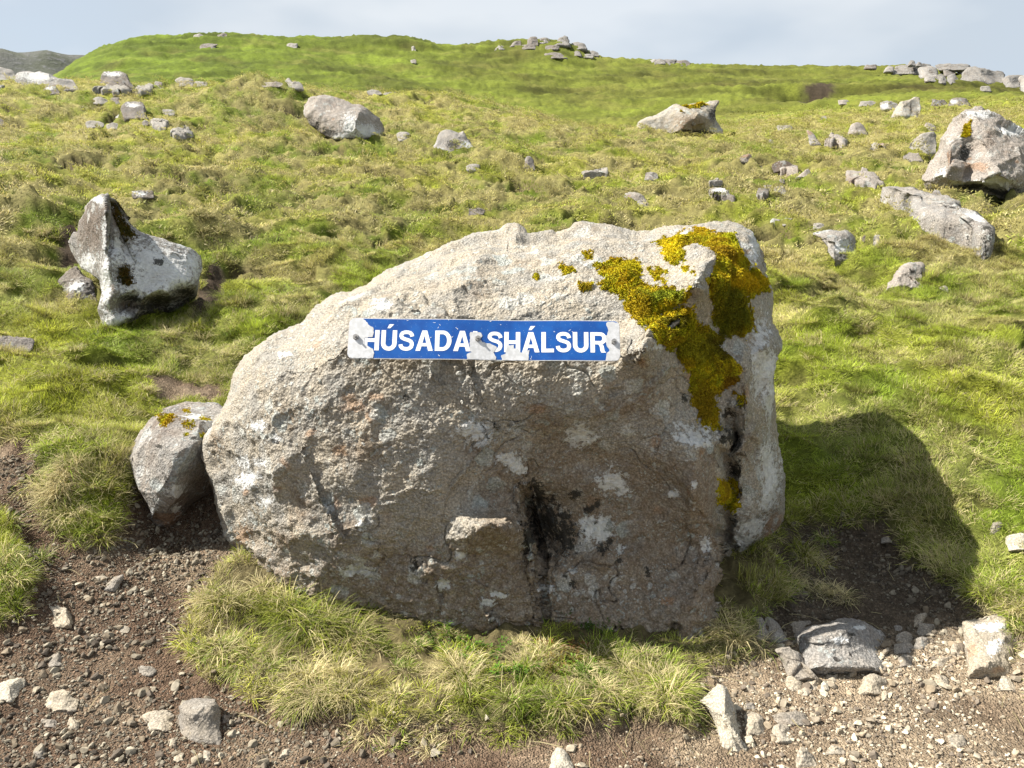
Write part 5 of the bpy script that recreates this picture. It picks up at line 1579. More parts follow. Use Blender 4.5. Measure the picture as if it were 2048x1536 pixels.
    R('rough pinkish stone near the right edge below the long slab', [2012,574,2056,600], 'pink', seed=117, T=0.35)
    R('pale stone with dark foot left of the huge pale boulder base', [1884,394,1902,404], 'pale', seed=118)
    R('small stones patch lead stone below the huge boulder left flank', [1806,302,1846,322], 'pink', seed=119, T=0.2)
    R('tiny white stone leaning in grass below the undercut boulder', [1534,278,1548,290], 'pale', seed=120)
    R('thin tan splinter stone above the ridge stone', [1640,232,1656,240], 'pale', seed=121, T=0.2)
    R('brown pointed pebble above the pale rubble patch', [1558,357,1570,367], 'dark', seed=122)
    R('little white stone on the grassy hill face left', [822,92,832,102], 'pale', seed=123)
    R('white stone on the grassy hill face, lower of two', [820,118,834,127], 'pale', seed=124)
    R('tiny white stone on the right hill below the skyline outcrop', [1957,170,1986,182], 'pale', seed=125, T=0.2)
    # skyline outcrops: one thing each, made of blocks
    def outcrop(name, label, base_px, blocks, seed):
        b = ground_hit(*base_px)
        e = bpy.data.objects.new(name, None); COL.objects.link(e); e.location = b; e.empty_display_size = 0.5
        tag(e, label, 'outcrop')
        for k, (box, m) in enumerate(blocks):
            if hasattr(box[0], '__len__'):
                ol = box; bb_ = np.array(box, float); box = (bb_[:, 0].min(), bb_[:, 1].min(), bb_[:, 0].max(), bb_[:, 1].max())
            else:
                ol = auto_outline((box[0] - 5, box[1] - 2, box[2] + 5, box[3] + 3), seed + k, 8, 0.25)
            v = ground_hit((box[0] + box[2]) / 2, box[3])
            rock('rock_block', None, ol, {'pink': 'grey', 'pale': 'grey', 'grey': 'crag', 'hero': 'crag'}.get(m, m), seed=seed + k, T=0.7, parent=e, embed=0.5, lean=0.8, base=(v[0], min(v[1], b[1] + 6), v[2]), tilt=1.1, rough=1.4)
    outcrop('rock_outcrop', 'long broken rock outcrop along the right-hand skyline', (1900, 160), [
        ([(1782,143),(1790,133),(1810,130),(1832,128),(1850,127),(1862,131),(1850,137),(1838,144),(1815,147),(1795,146)],'grey'),
        ([(1834,138),(1852,132),(1861,132),(1874,137),(1879,146),(1872,154),(1856,156),(1842,152)],'pink'),
        ([(1849,155),(1874,149),(1879,156),(1876,163),(1851,161)],'pink'),([(1875,150),(1884,147),(1893,157),(1894,166),(1879,165)],'grey'),
        ([(1894,153),(1906,148),(1917,157),(1919,168),(1896,168)],'grey'),([(1868,130),(1895,127),(1928,127),(1941,132),(1932,137),(1905,139),(1882,137)],'grey'),
        ([(1912,140),(1932,132),(1941,135),(1921,147)],'pink'),([(1913,152),(1930,138),(1950,132),(1976,137),(2003,141),(2012,148),(2003,163),(1976,166),(1950,158)],'grey'),
        ([(2003,162),(2009,152),(2030,150),(2047,152),(2045,178),(2021,175)],'grey'),([(2036,158),(2050,150),(2085,156),(2090,184),(2045,182)],'pink'),
        ([(1885,140),(1900,136),(1912,140),(1908,150),(1890,152)],'dark'),([(1766,140),(1774,133),(1788,134),(1786,143)],'pink'),([(1727,135),(1732,129),(1740,130),(1752,129),(1752,137)],'dark'),
        ([(1815,129),(1820,121),(1829,122),(1832,130)],'grey'),([(1830,130),(1836,124),(1843,126),(1842,132)],'grey')], 300)
    outcrop('rock_outcrop', 'craggy rock outcrop crowning the hill at top centre', (1110, 100), [
        ([(1016,89),(1028,83),(1042,82),(1042,92),(1022,93)],'dark'),([(1055,80),(1060,74),(1074,74),(1077,87),(1056,90)],'dark'),([(1073,79),(1085,75),(1098,77),(1108,86),(1077,87)],'grey'),
        ([(1104,83),(1118,76),(1135,73),(1142,83),(1133,90),(1108,89)],'grey'),([(1122,80),(1127,71),(1134,74),(1138,84)],'dark'),([(1142,86),(1156,84),(1171,88),(1175,98),(1150,96)],'grey'),([(1088,108),(1106,105),(1122,107),(1138,113),(1126,116),(1098,113)],'dark'),
        ([(1142,107),(1150,102),(1160,103),(1164,111),(1146,111)],'grey'),([(1160,112),(1172,108),(1186,109),(1186,114),(1161,115)],'pink'),([(988,97),(998,90),(1009,93),(1008,99)],'pink'),([(1042,91),(1056,87),(1070,88),(1072,98),(1048,97)],'dark'),([(1176,104),(1186,101),(1198,107),(1196,112),(1180,111)],'grey'),
        ([(1090,92),(1106,90),(1120,93),(1112,99),(1094,98)],'dark')], 340)
    outcrop('rock_outcrop', 'low stony ledge on the skyline right of the crag', (1345, 126), [((1310,119,1330,126),'grey'),((1326,119,1350,128),'grey'),((1348,121,1376,129),'dark'),((1300,120,1314,126),'pale')], 370)
    outcrop('rock_outcrop', 'sparse little stones on the left hilltop skyline', (440, 76), [((392,69,404,76),'pale'),((440,68,450,76),'dark'),((405,88,432,98),'dark'),((576,88,592,96),'pale')], 380)

build_rocks()

def build_track_stones():
    S = lambda label, outl, mat='stone', name='stone', **k: rock(name, label, outl, mat, 'stone', **{**dict(T=0.55, lean=0.35, embed=0.10, dens=1.7, rough=0.7, tilt=0.8), **k})
    S('square-cut grey-tan block on the gravel at lower left', [(354,1418),(369,1401),(403,1394),(434,1392),(439,1408),(444,1428),(443,1469),(427,1486),(376,1495),(354,1490),(352,1455)], 'greystone', seed=401, K=4, tilt=0.7)
    S('pale oblong stone touching the left side of the square-cut block', [(278,1432),(300,1420),(335,1419),(350,1428),(352,1450),(335,1462),(300,1464),(282,1452)], 'stone', seed=402)
    S('whitish angular stone cut by the left edge near the bottom', [(-30,1372),(0,1362),(40,1352),(53,1358),(50,1378),(25,1400),(-10,1404),(-35,1395)], 'palestone', seed=403)
    S('thin ragged flat stone beside a grass tuft at lower left', [(66,1414),(90,1398),(104,1380),(140,1378),(148,1392),(162,1400),(150,1414),(118,1424),(85,1422)], 'stone', seed=404, T=0.3)
    S('cream angular stone with shadowed twig marks, left gravel', [(88,1232),(92,1214),(118,1210),(142,1222),(147,1240),(132,1252),(106,1255),(94,1248)], 'stone', seed=405)
    S('brownish lumpy stone between the cream stone and the flat stone', [84,1304,132,1336], 'greystone', seed=406)
    S('tilted dark slab-like stone casting shade, upper left gravel', [(203,1178),(222,1156),(245,1148),(248,1158),(232,1172),(215,1182)], 'greystone', seed=407, T=0.35)
    S('flat oval stone left of the tilted dark stone', [188,1150,217,1166], 'stone', seed=408, T=0.3)
    S('small white stone in the middle of the left gravel', [228,1247,260,1268], 'stone', seed=409, T=0.35)
    S('crumbly stone in the left gravel below the small white stone', [268,1328,316,1352], 'greystone', seed=410, T=0.4, rough=1.4)
    S('pale lump right of the thin ragged flat stone', [130,1432,162,1464], 'stone', seed=411)
    S('small cube-like pebble left under the square-cut block', [346,1502,370,1524], 'stone', seed=412)
    S('upright pale pebble under the square-cut block right corner', [404,1498,424,1524], 'stone', seed=413)
    S('whitish pebble below the pale oblong stone', [334,1474,356,1498], 'stone', seed=414)
    S('rounded grey pebble lower left corner', [64,1500,92,1520], 'greystone', seed=415)
    S('light stone chip at the bottom left beside the flat stone', [76,1436,118,1456], 'greystone', seed=416, T=0.3)
    S('tiny stone at the far left below the turf edge', [14,1225,38,1246], 'greystone', seed=417)
    S('grey stone peeping at the right of the square-cut block', [444,1428,462,1448], 'greystone', seed=418)
    S('pale chip on the dark gravel nearest the left turf edge', [262,1180,276,1192], 'stone', seed=419)
    S('pale chip on brown soil near the bottom edge left of centre', [560,1496,585,1512], 'stone', seed=420, T=0.35)
    # right side
    S('long pale stone standing like a wedge at the right end of the grass', [(1393,1402),(1410,1385),(1430,1366),(1446,1364),(1458,1372),(1466,1400),(1478,1432),(1500,1475),(1511,1496),(1496,1508),(1478,1504),(1440,1480),(1420,1440)], 'palestone', seed=431, T=0.42, K=5, brown=[(1450,1450,8,8)])
    S('rounded speckled stone right of the long wedge stone', [(1485,1432),(1498,1420),(1512,1422),(1526,1434),(1538,1458),(1530,1470),(1510,1473),(1492,1456)], 'stone', seed=432)
    S('flat brownish stone above the smooth egg stone', [(1542,1432),(1560,1422),(1595,1420),(1616,1428),(1620,1444),(1600,1452),(1560,1448)], 'greystone', seed=433, T=0.35)
    S('smooth egg-shaped stone right of the speckled stone', [(1540,1466),(1546,1452),(1562,1447),(1580,1452),(1588,1470),(1584,1486),(1566,1486),(1550,1478)], 'stone', seed=434)
    S('large flat lichened stone half in the boulder shadow', [(1588,1272),(1605,1258),(1640,1245),(1690,1237),(1732,1242),(1765,1262),(1783,1290),(1780,1315),(1755,1330),(1700,1342),(1655,1346),(1638,1330),(1610,1300)], 'grey', seed=435, T=0.85, lean=0.25, facet=0.5, K=5, tilt=0.5, lich=[(1680,1280,16,7),(1722,1252,12,5)], dark=[(1706,1268,8,7)])
    S('smooth grey stone wedged under the large flat lichened stone', [(1548,1300),(1560,1290),(1600,1300),(1640,1330),(1652,1352),(1630,1362),(1590,1358),(1562,1350),(1572,1330)], 'greystone', seed=436, T=0.45)
    S('pale chip leaning at the front of the smooth grey stone', [(1570,1358),(1580,1350),(1605,1362),(1608,1372),(1590,1384),(1576,1380)], 'stone', seed=437)
    S('diamond-shaped tan stone in front of the large flat stone', [(1708,1375),(1728,1352),(1752,1347),(1778,1360),(1768,1376),(1740,1392),(1722,1390)], 'stone', seed=438, T=0.5, K=4)
    rock('stone', 'big blocky tan stone with a white cap at the right edge', [(1918,1268),(1920,1245),(1945,1238),(1970,1228),(2000,1226),(2028,1242),(2044,1268),(2040,1300),(2022,1325),(2006,1352),(1980,1345),(1945,1325),(1930,1300)], 'stone', 'stone', seed=439, T=0.55, lean=0.35, K=5, dens=1.7, rough=0.7, lich=[(1980,1250,30,9),(1990,1290,16,14)], rust=[(1940,1300,10,18),(2000,1340,14,8)])
    S('white stone in the grass cut by the right edge', [(2008,1076),(2025,1066),(2050,1066),(2090,1078),(2090,1100),(2040,1102),(2015,1092)], 'palestone', seed=440)
    S('brown rounded stone in the grass left of the white edge stone', [1978,1040,2006,1070], 'greystone', seed=441)
    S('small angular stone left of the big blocky stone foot', [1896,1288,1932,1316], 'stone', seed=442)
    S('thin tan plate between the blocky and the flat lichened stones', [(1858,1332),(1876,1316),(1905,1312),(1900,1326),(1880,1336)], 'stone', seed=443, T=0.3)
    S('yellowish stone with a pointed foot below the tan plate', [(1868,1352),(1880,1348),(1898,1356),(1902,1370),(1890,1380),(1872,1368)], 'stone', seed=444)
    S('flat tan plate in front of the big blocky stone', [(1990,1372),(2002,1352),(2022,1358),(2042,1374),(2020,1382)], 'stone', seed=445, T=0.3)
    S('grey stone at the shadow edge right of the large flat stone', [1794,1308,1836,1334], 'greystone', seed=446)
    S('tan stone in the boulder shadow behind the flat lichened stone', [(1818,1250),(1830,1232),(1850,1224),(1860,1236),(1850,1250),(1830,1258)], 'stone', seed=447)
    S('grey stone below the tan shadowed stone', [1830,1244,1874,1272], 'greystone', seed=448)
    S('flat dark plate in the boulder shadow right of the lichened stone', [1788,1262,1830,1290], 'greystone', seed=449, T=0.3)
    S('brown plate under the flat dark plate in the shadow', [1786,1282,1826,1308], 'greystone', seed=450, T=0.3)
    S('small round grey stone in the shadow near the dark plates', [1786,1248,1808,1264], 'greystone', seed=451)
    S('thin dark plates pile stone at the shadow edge', [1824,1274,1866,1302], 'greystone', seed=452, T=0.3)
    S('dark slanting stone closest to the big boulder right corner', [(1488,1252),(1500,1236),(1525,1234),(1545,1260),(1545,1282),(1515,1278)], 'greystone', seed=453)
    S('oblong grey stone slanting beside the dark corner stone', [(1526,1240),(1540,1232),(1560,1245),(1582,1270),(1578,1286),(1560,1284),(1540,1262)], 'greystone', seed=454)
    S('grey stone tucked behind the large flat lichened stone', [1578,1238,1628,1268], 'greystone', seed=455)
    S('pale cone-shaped stone at the bottom edge right of centre', [(1586,1530),(1592,1504),(1604,1490),(1618,1500),(1632,1516),(1640,1536),(1600,1545)], 'stone', seed=456)
    S('cream pointed stone at the bottom edge under the grass', [(1100,1530),(1108,1506),(1118,1498),(1132,1508),(1150,1528),(1140,1542),(1110,1545)], 'palestone', seed=457)
    S('flat pale chip on the light gravel beside the cone-shaped stone', [1650,1490,1692,1512], 'stone', seed=458, T=0.3)
    S('flat greyish stone bedded in the light gravel at lower right', [1892,1466,1938,1496], 'stone', seed=459, T=0.3)
    S('small pale chip in front of the shadowed smooth stone, leftmost', [1600,1374,1622,1392], 'stone', seed=460)
    S('small tan stone second in the row under the flat lichened stone', [1608,1360,1642,1382], 'stone', seed=461)
    S('whitish cube pebble third in the row under the flat lichened stone', [1640,1360,1664,1384], 'palestone', seed=462)
    S('rounded pebble touching the front of the flat lichened stone', [1650,1346,1678,1364], 'stone', seed=463)
    S('pebble under the diamond-shaped tan stone', [1760,1382,1780,1402], 'stone', seed=464)
    S('pebble at the upper right of the long wedge stone', [1486,1404,1512,1420], 'greystone', seed=465)
    S('dark stone in the deep shade right of the big boulder', [1630,1110,1662,1132], 'greystone', seed=466)
    S('grey stone in the shaded hollow behind the gravel', [1760,1064,1798,1088], 'greystone', seed=467)

build_track_stones()
# ------------------------------------------------------------------ grass, gravel and small plants
def blade_tuft(name, seed, n, radius, lmin, lmax, width, droop, spread=0.6, segs=3):
    r = np.random.default_rng(seed)
    V, Q, T_, BT, BR = [], [], [], [], []
    for k in range(n):
        a = r.uniform(0, 2*math.pi); rr = radius * math.sqrt(r.random())
        b0 = np.array([rr*math.cos(a), rr*math.sin(a), -0.01])
        L = r.uniform(lmin, lmax)
        az = a + r.normal(0, 0.9)
        lean = r.uniform(0.1, spread) + 0.25 * rr / radius
        d = np.array([math.cos(az)*math.sin(lean), math.sin(az)*math.sin(lean), math.cos(lean)])
        hz = np.array([math.cos(az), math.sin(az), 0])
        sd_ = np.array([-math.sin(az + r.normal(0, .5)), math.cos(az + r.normal(0, .5)), 0]); 
        w = width * r.uniform(0.7, 1.3)
        p = b0.copy(); base = len(V); br = r.random()
        dr = droop * r.uniform(0.5, 1.5)
        for s in range(segs + 1):
            t = s / segs
            ww = w * (1 - t) ** 0.7
            if s < segs:
                V += [p - sd_*ww/2, p + sd_*ww/2]; BT += [t, t]; BR += [br, br]
            else:
                V += [p]; BT += [1]; BR += [br]
            p = p + d * L / segs
            d = d + (hz * 0.6 - np.array([0, 0, 1.0])) * dr / segs
            d = d / np.linalg.norm(d)
        for s in range(segs - 1):
            i = base + 2*s
            Q.append((i, i+1, i+3, i+2))
        i = base + 2*(segs-1)
        T_.append((i, i+1, i+2))
    me = new_mesh(name, np.array(V), np.array(Q) if Q else None, np.array(T_), True)
    fattr(me, 'bt', BT); fattr(me, 'br', BR)
    me.materials.append(M['blade'])
    return bpy.data.objects.new(name, me)

proto_collection('turf_patch_kinds', [blade_tuft('turf_patch_%02d' % k, 1000+k, 460, 0.10, 0.018, 0.062, 0.0030, 0.45, 0.95) for k in range(6)])
proto_collection('turf_kinds', [blade_tuft('turf_tuft_%02d' % k, 1050+k, 50, 0.035, 0.02, 0.075, 0.0028, 0.7, 0.95) for k in range(6)])
proto_collection('slope_kinds', [blade_tuft('slope_patch_%02d' % k, 1200+k, 140, 0.18, 0.020, 0.062, 0.0085, 0.5, 1.0) for k in range(7)])
proto_collection('hill_kinds', [blade_tuft('hill_patch_%02d' % k, 1300+k, 90, 0.62, 0.02, 0.07, 0.03, 0.5, 1.1, 2) for k in range(6)])

def polar_points(n, d0, d1, half, r, power=0.0):
    a = np.radians(r.uniform(-half, half, n))
    d = np.sqrt(r.uniform(d0**2, d1**2, n))
    return d*np.sin(a), d*np.cos(a)

def yaw(n, r, lean=0.15):
    return np.stack([r.normal(0, lean, n), r.normal(0, lean, n), r.uniform(0, 2*math.pi, n)], 1)

def on_slope(x, y, r, e):
    """rotations that stand on the ground with a random turn"""
    z0 = terrain(x, y)
    zx, zy = terrain(x + e, y), terrain(x, y + e)
    n = np.stack([-(zx - z0) / e, -(zy - z0) / e, np.ones(len(x))], 1)
    n /= np.linalg.norm(n, axis=1)[:, None]
    ps = r.uniform(0, 2*math.pi, len(x))
    c, s = np.cos(ps), np.sin(ps)
    lx, ly = c*n[:, 0] + s*n[:, 1], -s*n[:, 0] + c*n[:, 1]
    return z0, np.stack([-np.arcsin(np.clip(ly, -1, 1)), np.arctan2(lx, n[:, 2]), ps], 1)

def spread(n, d0, d1, half, rad, r):
    """roughly even cover: jittered rings"""
    xs, ys = [], []
    d = d0
    while d < d1:
        arc_ = 2 * math.radians(half) * d
        k = max(1, int(arc_ / rad))
        a = np.radians(-half) + (np.arange(k) + r.uniform(-0.45, 0.45, k) + r.random()) * (2 * math.radians(half) / k)
        dd = d + r.uniform(-0.45, 0.45, k) * rad
        xs.append(dd*np.sin(a)); ys.append(dd*np.cos(a))
        d += rad
    return np.concatenate(xs), np.concatenate(ys)

def grassy(name, key, d0, d1, half, rad, smin, smax, seed, label, bright=1.0, drybase=0.18, edge=None):
    r = np.random.default_rng(seed)
    x, y = spread(0, d0, d1, half, rad, r)
    if edge is not None:
        s_ = np.full(len(x), 9.0)
        nr = np.hypot(x, y) < 12
        s_[nr] = track_sd(x[nr], y[nr])
        for q in SOILS[:-1]:
            s_[nr] = np.minimum(s_[nr], sdist(x[nr], y[nr], q))
        k = (s_ > edge[0]) & (s_ < edge[1])
        x, y = x[k], y[k]
    k = r.random(len(x)) > 1.6 * scar(x, y, 0.05)
    nr = np.hypot(x, y) < 5
    isl = np.zeros(len(x)); isl[nr] = sstep(0.0, -0.04, sdist(x[nr], y[nr], ISLAND))
    k &= r.random(len(x)) > isl * np.where(y > 2.72, 0.6, 0.62)
    x, y = x[k], y[k]
    z, rot = on_slope(x, y, r, max(0.05, rad * 0.6))
    n = len(x)
    tint = turf_colour(x, y) * (1.58 - 0.60 * sstep(20, 34, np.hypot(x, y)))[:, None] * r.uniform(0.85, 1.2, (n, 1))
    b = fbm(p2(x, y, 1.6, 4.0), 4, 111)
    c = fbm(p2(x, y, 3.6, 6.0), 3, 121)
    dry = np.clip(drybase + 0.9 * b + r.normal(0, 0.06, n), 0.02, 0.75)
    hgt = 0.75 + 1.3 * np.clip(fbm(p2(x, y, 2.1, 14.0), 3, 222), -0.3, 0.6) + 0.6 * sstep(0.16, 0.36, c)
    sx = r.uniform(smin, smax, n)
    scl = np.stack([sx, sx, r.uniform(smin, smax, n) * hgt], 1)
    scatter(name, key, np.stack([x, y, z], 1), rot, scl, tint, dry, label=label, cat='grass', seed=seed)
    print(name, n)

grassy('short_grass', 'turf_patch_kinds', 2.6, 8.0, 47, 0.125, 0.9, 1.25, 31, 'short cropped turf around the big boulder', edge=(0.07, 99))
grassy('edge_grass', 'turf_kinds', 2.2, 6.5, 46, 0.036, 0.7, 1.2, 34, 'short tufts along the broken turf edges', edge=(-0.01, 0.11), drybase=0.4)
grassy('slope_grass', 'slope_kinds', 7.8, 26.0, 45, 0.235, 0.85, 1.25, 32, 'yellow-green grass over the middle slope', 1.0, 0.20)
grassy('hill_grass', 'hill_kinds', 25.0, 33.0, 45, 0.8, 0.85, 1.2, 33, 'smooth green grass on the hill behind', 1.0, 0.03)

def realised_blades(name, P, S, D, C, per, radius, lmin, lmax, width, droop, spread_, segs, seed, label):
    """free long blades, each with its own root, bend and colour, in one mesh"""
    r = np.random.default_rng(seed)
    n = len(P) * per
    ti = np.repeat(np.arange(len(P)), per)
    a = r.uniform(0, 2*math.pi, n); rr = radius * np.sqrt(r.random(n)) * S[ti]
    root = P[ti] + np.stack([rr*np.cos(a), rr*np.sin(a), np.full(n, -0.012)], 1)
    L = r.uniform(lmin, lmax, n) * S[ti]
    az = a + r.normal(0, 0.9, n)
    lean = r.uniform(0.1, spread_, n) + 0.25
    hz = np.stack([np.cos(az), np.sin(az), np.zeros(n)], 1)
    d = hz * np.sin(lean)[:, None] + np.array([0, 0, 1.0]) * np.cos(lean)[:, None]
    sa = az + r.normal(0, 0.5, n)
    side = np.stack([-np.sin(sa), np.cos(sa), np.zeros(n)], 1)
    w = width * np.where(r.random(n) < 0.12, 1.9, 1.0) * r.uniform(0.6, 1.3, n)
    dr = droop * r.uniform(0.4, 1.6, n)
    p = root.copy()
    nv = 2 * segs + 1
    V = np.zeros((n, nv, 3)); bt = np.zeros((n, nv))
    for s in range(segs + 1):
        t = s / segs
        ww = (w * (1 - t) ** 0.7)[:, None]
        if s < segs:
            V[:, 2*s] = p - side*ww/2; V[:, 2*s+1] = p + side*ww/2; bt[:, 2*s] = bt[:, 2*s+1] = t
        else:
            V[:, 2*s] = p; bt[:, 2*s] = 1
        p = p + d * (L / segs)[:, None]
        d = d + (hz * 0.6 - np.array([0, 0, 1.0])) * (dr / segs)[:, None]
        d /= np.linalg.norm(d, axis=1)[:, None]
    b = (np.arange(n) * nv)[:, None]
    Q = np.vstack([np.hstack([b + 2*s, b + 2*s+1, b + 2*s+3, b + 2*s+2]) for s in range(segs - 1)])
    T_ = np.hstack([b + 2*(segs-1), b + 2*segs-1, b + 2*segs])
    me = new_mesh(name, V.reshape(-1, 3), Q, T_)
    fattr(me, 'bt', bt.ravel()); fattr(me, 'br', np.repeat(r.random(n), nv))
    fattr(me, 'dry', np.repeat(D[ti], nv)); cattr(me, 'tint', np.repeat(C[ti], nv, 0))
    o = link(name, me, M['longblade'])
    tag(o, label, 'grass', kind='stuff')
    print(name, n, len(me.polygons))

def tussocks():
    r = np.random.default_rng(91)
    P, S, D, C = [], [], [], []
    def along(pts, n, jit, smin, smax, dry, green=1.0):
        """clumps of a few tufts that share size, dryness and colour"""
        A = np.array([ground_hit(u, v)[:2] for u, v in pts])
        L = np.concatenate([[0], np.cumsum(np.hypot(*np.diff(A, axis=0).T))])
        m = max(3, n // 5)
        q = r.uniform(0, L[-1], m)
        cx = np.interp(q, L, A[:, 0]) + r.normal(0, jit * 1.2, m); cy = np.interp(q, L, A[:, 1]) + r.normal(0, jit * 1.2, m)
        cs, cdry, cb = r.uniform(smin, smax, m), dry + r.normal(0, 0.28, m), r.uniform(0.6, 1.45, m)
        cg = r.random(m)
        w = r.integers(0, m, n)
        x, y = cx[w] + r.normal(0, 0.022, n), cy[w] + r.normal(0, 0.022, n)
        P.append(np.stack([x, y, terrain(x, y)], 1)); S.append(cs[w] * r.uniform(0.75, 1.2, n)); D.append(np.clip(cdry[w] + r.normal(0, 0.08, n), 0.04, 0.97))
        g = (1 - cg[w])[:, None] * np.array([[0.13, 0.20, 0.022]]) + cg[w][:, None] * np.array([[0.27, 0.29, 0.035]])
        C.append(g * green * (cb[w] * r.uniform(0.85, 1.15, n))[:, None])
    along([(480,1165),(440,1190),(420,1240),(430,1300),(480,1350)], 45, 0.05, 0.6, 1.0, 0.30)
    along([(520,1190),(600,1230),(680,1260),(720,1290)], 70, 0.06, 0.8, 1.25, 0.40)
    along([(470,1318),(540,1345),(640,1372),(720,1385)], 60, 0.05, 0.5, 0.9, 0.55)
    along([(700,1270),(820,1310),(950,1330),(1100,1335),(1250,1330),(1400,1300)], 70, 0.06, 0.4, 0.7, 0.45)
    along([(560,1225),(700,1258),(850,1275),(1000,1285),(1200,1285),(1420,1275)], 90, 0.05, 0.22, 0.42, 0.35, 0.8)
    along([(700,1310),(900,1320),(1100,1320),(1300,1310)], 60, 0.06, 0.3, 0.5, 0.45, 0.85)
    along([(650,1385),(800,1405),(950,1408),(1100,1408),(1250,1405),(1360,1400)], 110, 0.04, 0.35, 0.7, 0.48)
    along([(780,1360),(900,1370),(1000,1380),(1200,1380),(1300,1370),(1380,1340)], 75, 0.06, 0.45, 0.85, 0.55)
    along([(1290,1390),(1330,1370),(1380,1390)], 35, 0.04, 0.7, 1.0, 0.45)
    along([(1450,1270),(1500,1220),(1560,1190),(1640,1160)], 45, 0.06, 0.5, 0.9, 0.70)
    along([(1560,1130),(1620,1110),(1680,1080)], 30, 0.06, 0.6, 0.9, 0.4)
    along([(105,960),(140,1010),(180,1040),(225,1035)], 55, 0.045, 0.6, 1.05, 0.68)
    along([(110,920),(150,935),(190,955)], 40, 0.07, 0.6, 1.0, 0.6)
    along([(1960,1175),(1995,1205),(2050,1225)], 30, 0.05, 0.5, 0.8, 0.6)
    along([(10,1050),(45,1100),(50,1160),(10,1195)], 30, 0.05, 0.6, 0.9, 0.25)
    along([(440,600),(480,640),(520,650),(580,640)], 50, 0.12, 0.7, 1.2, 0.25)
    along([(1580,650),(1650,660),(1720,680)], 50, 0.14, 0.6, 1.0, 0.45)
    along([(1560,560),(1600,500),(1640,520),(1700,540)], 35, 0.15, 0.5, 0.9, 0.4)
    along([(60,440),(100,450),(140,455)], 30, 0.08, 0.6, 0.9, 0.5)
    along([(380,440),(420,450),(450,480)], 30, 0.08, 0.6, 0.9, 0.5)
    along([(200,640),(260,670),(330,660),(400,640)], 40, 0.08, 0.5, 0.9, 0.25)
    along([(60,800),(150,760),(260,740)], 40, 0.2, 0.5, 0.9, 0.55)
    n = 800
    x, y = polar_points(n, 3.2, 9.0, 38, r)
    k = (bare_mask(x, y) < 0.2) & (fbm(p2(x, y, 1.3, 3.0), 3, 301) > 0.02)
    x, y = x[k], y[k]
    P.append(np.stack([x, y, terrain(x, y)], 1)); S.append(r.uniform(0.35, 0.7, len(x))); D.append(np.clip(0.35 + r.normal(0, 0.2, len(x)), 0.05, 0.85)); C.append(turf_colour(x, y) * r.uniform(0.8, 1.2, (len(x), 1)))
    P, S, D, C = np.vstack(P), np.concatenate(S), np.concatenate(D), np.vstack(C)
    realised_blades('long_grass', P, S, D, C, 46, 0.038, 0.07, 0.19, 0.0029, 1.5, 0.85, 4, 91, 'long drooping grass along the foot of the big boulder and turf edges')

tussocks()

# ---- gravel
def pebble_proto(name, seed):
    import bmesh
    bm = bmesh.new()
    bmesh.ops.create_icosphere(bm, subdivisions=2, radius=0.5)
    r = np.random.default_rng(seed)
    co = np.array([v.co[:] for v in bm.verts])
    pl = r.normal(size=(9, 3)); pl /= np.linalg.norm(pl, axis=1)[:, None]; off = r.uniform(0.20, 0.38, 9)
    for a, b in zip(pl, off):
        d = co @ a - b
        co = co - np.maximum(d, 0)[:, None] * a
    co *= np.array([1.0, r.uniform(0.65, 0.95), r.uniform(0.5, 0.8)])
    co += 0.03 * perlin(co * 6 + seed, 3)[:, None] * co
    for v, c in zip(bm.verts, co): v.co = c
    me = bpy.data.meshes.new(name); bm.to_mesh(me); bm.free()
    me.materials.append(M['pebble'])
    return bpy.data.objects.new(name, me)

proto_collection('pebble_kinds', [pebble_proto('pebble_%02d' % k, 500+k) for k in range(9)])

def gravel():
    r = np.random.default_rng(55)
    n = 170000
    x, y = polar_points(n, 1.6, 4.6, 42, r)
    m = bare_mask(x, y)
    right = sstep(-0.2, 1.2, x)
    cl = fbm(p2(x, y, 2.6, 9.0), 3, 401)
    keep = r.random(n) < m * np.clip(0.36 + 0.22 * right + 1.7 * cl + 0.34 * sstep(-0.4, -1.3, x), 0.05, 1.0)
    # sparse on the brown soil right in front of the grass
    front = np.exp(-((x - 0.0) / 0.55) ** 2)
    keep &= r.random(n) > 0.65 * front
    x, y = x[keep], y[keep]
    n = len(x)
    s = np.clip(np.exp(r.normal(math.log(0.0070), 0.72, n)), 0.003, 0.050)
    z = terrain(x, y) + s * 0.12
    pal = np.array([[0.19, 0.16, 0.12], [0.29, 0.25, 0.185], [0.135, 0.11, 0.085], [0.38, 0.335, 0.255], [0.23, 0.185, 0.13]])
    w = r.integers(0, 5, n)
    tint = pal[w] * ((0.80 + 0.50 * sstep(-0.5, 1.2, x)) * (1 - 0.62 * sstep(2.70, 3.0, y) * sstep(0.5, 1.0, x)))[:, None] * r.uniform(0.75, 1.2, (n, 1))  # pebbles right of the boulder get its shade painted into their tint
    rot = np.stack([r.normal(0, 0.5, n), r.normal(0, 0.5, n), r.uniform(0, 6.28, n)], 1)
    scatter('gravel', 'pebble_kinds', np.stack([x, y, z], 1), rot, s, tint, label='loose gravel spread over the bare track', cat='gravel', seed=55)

gravel()

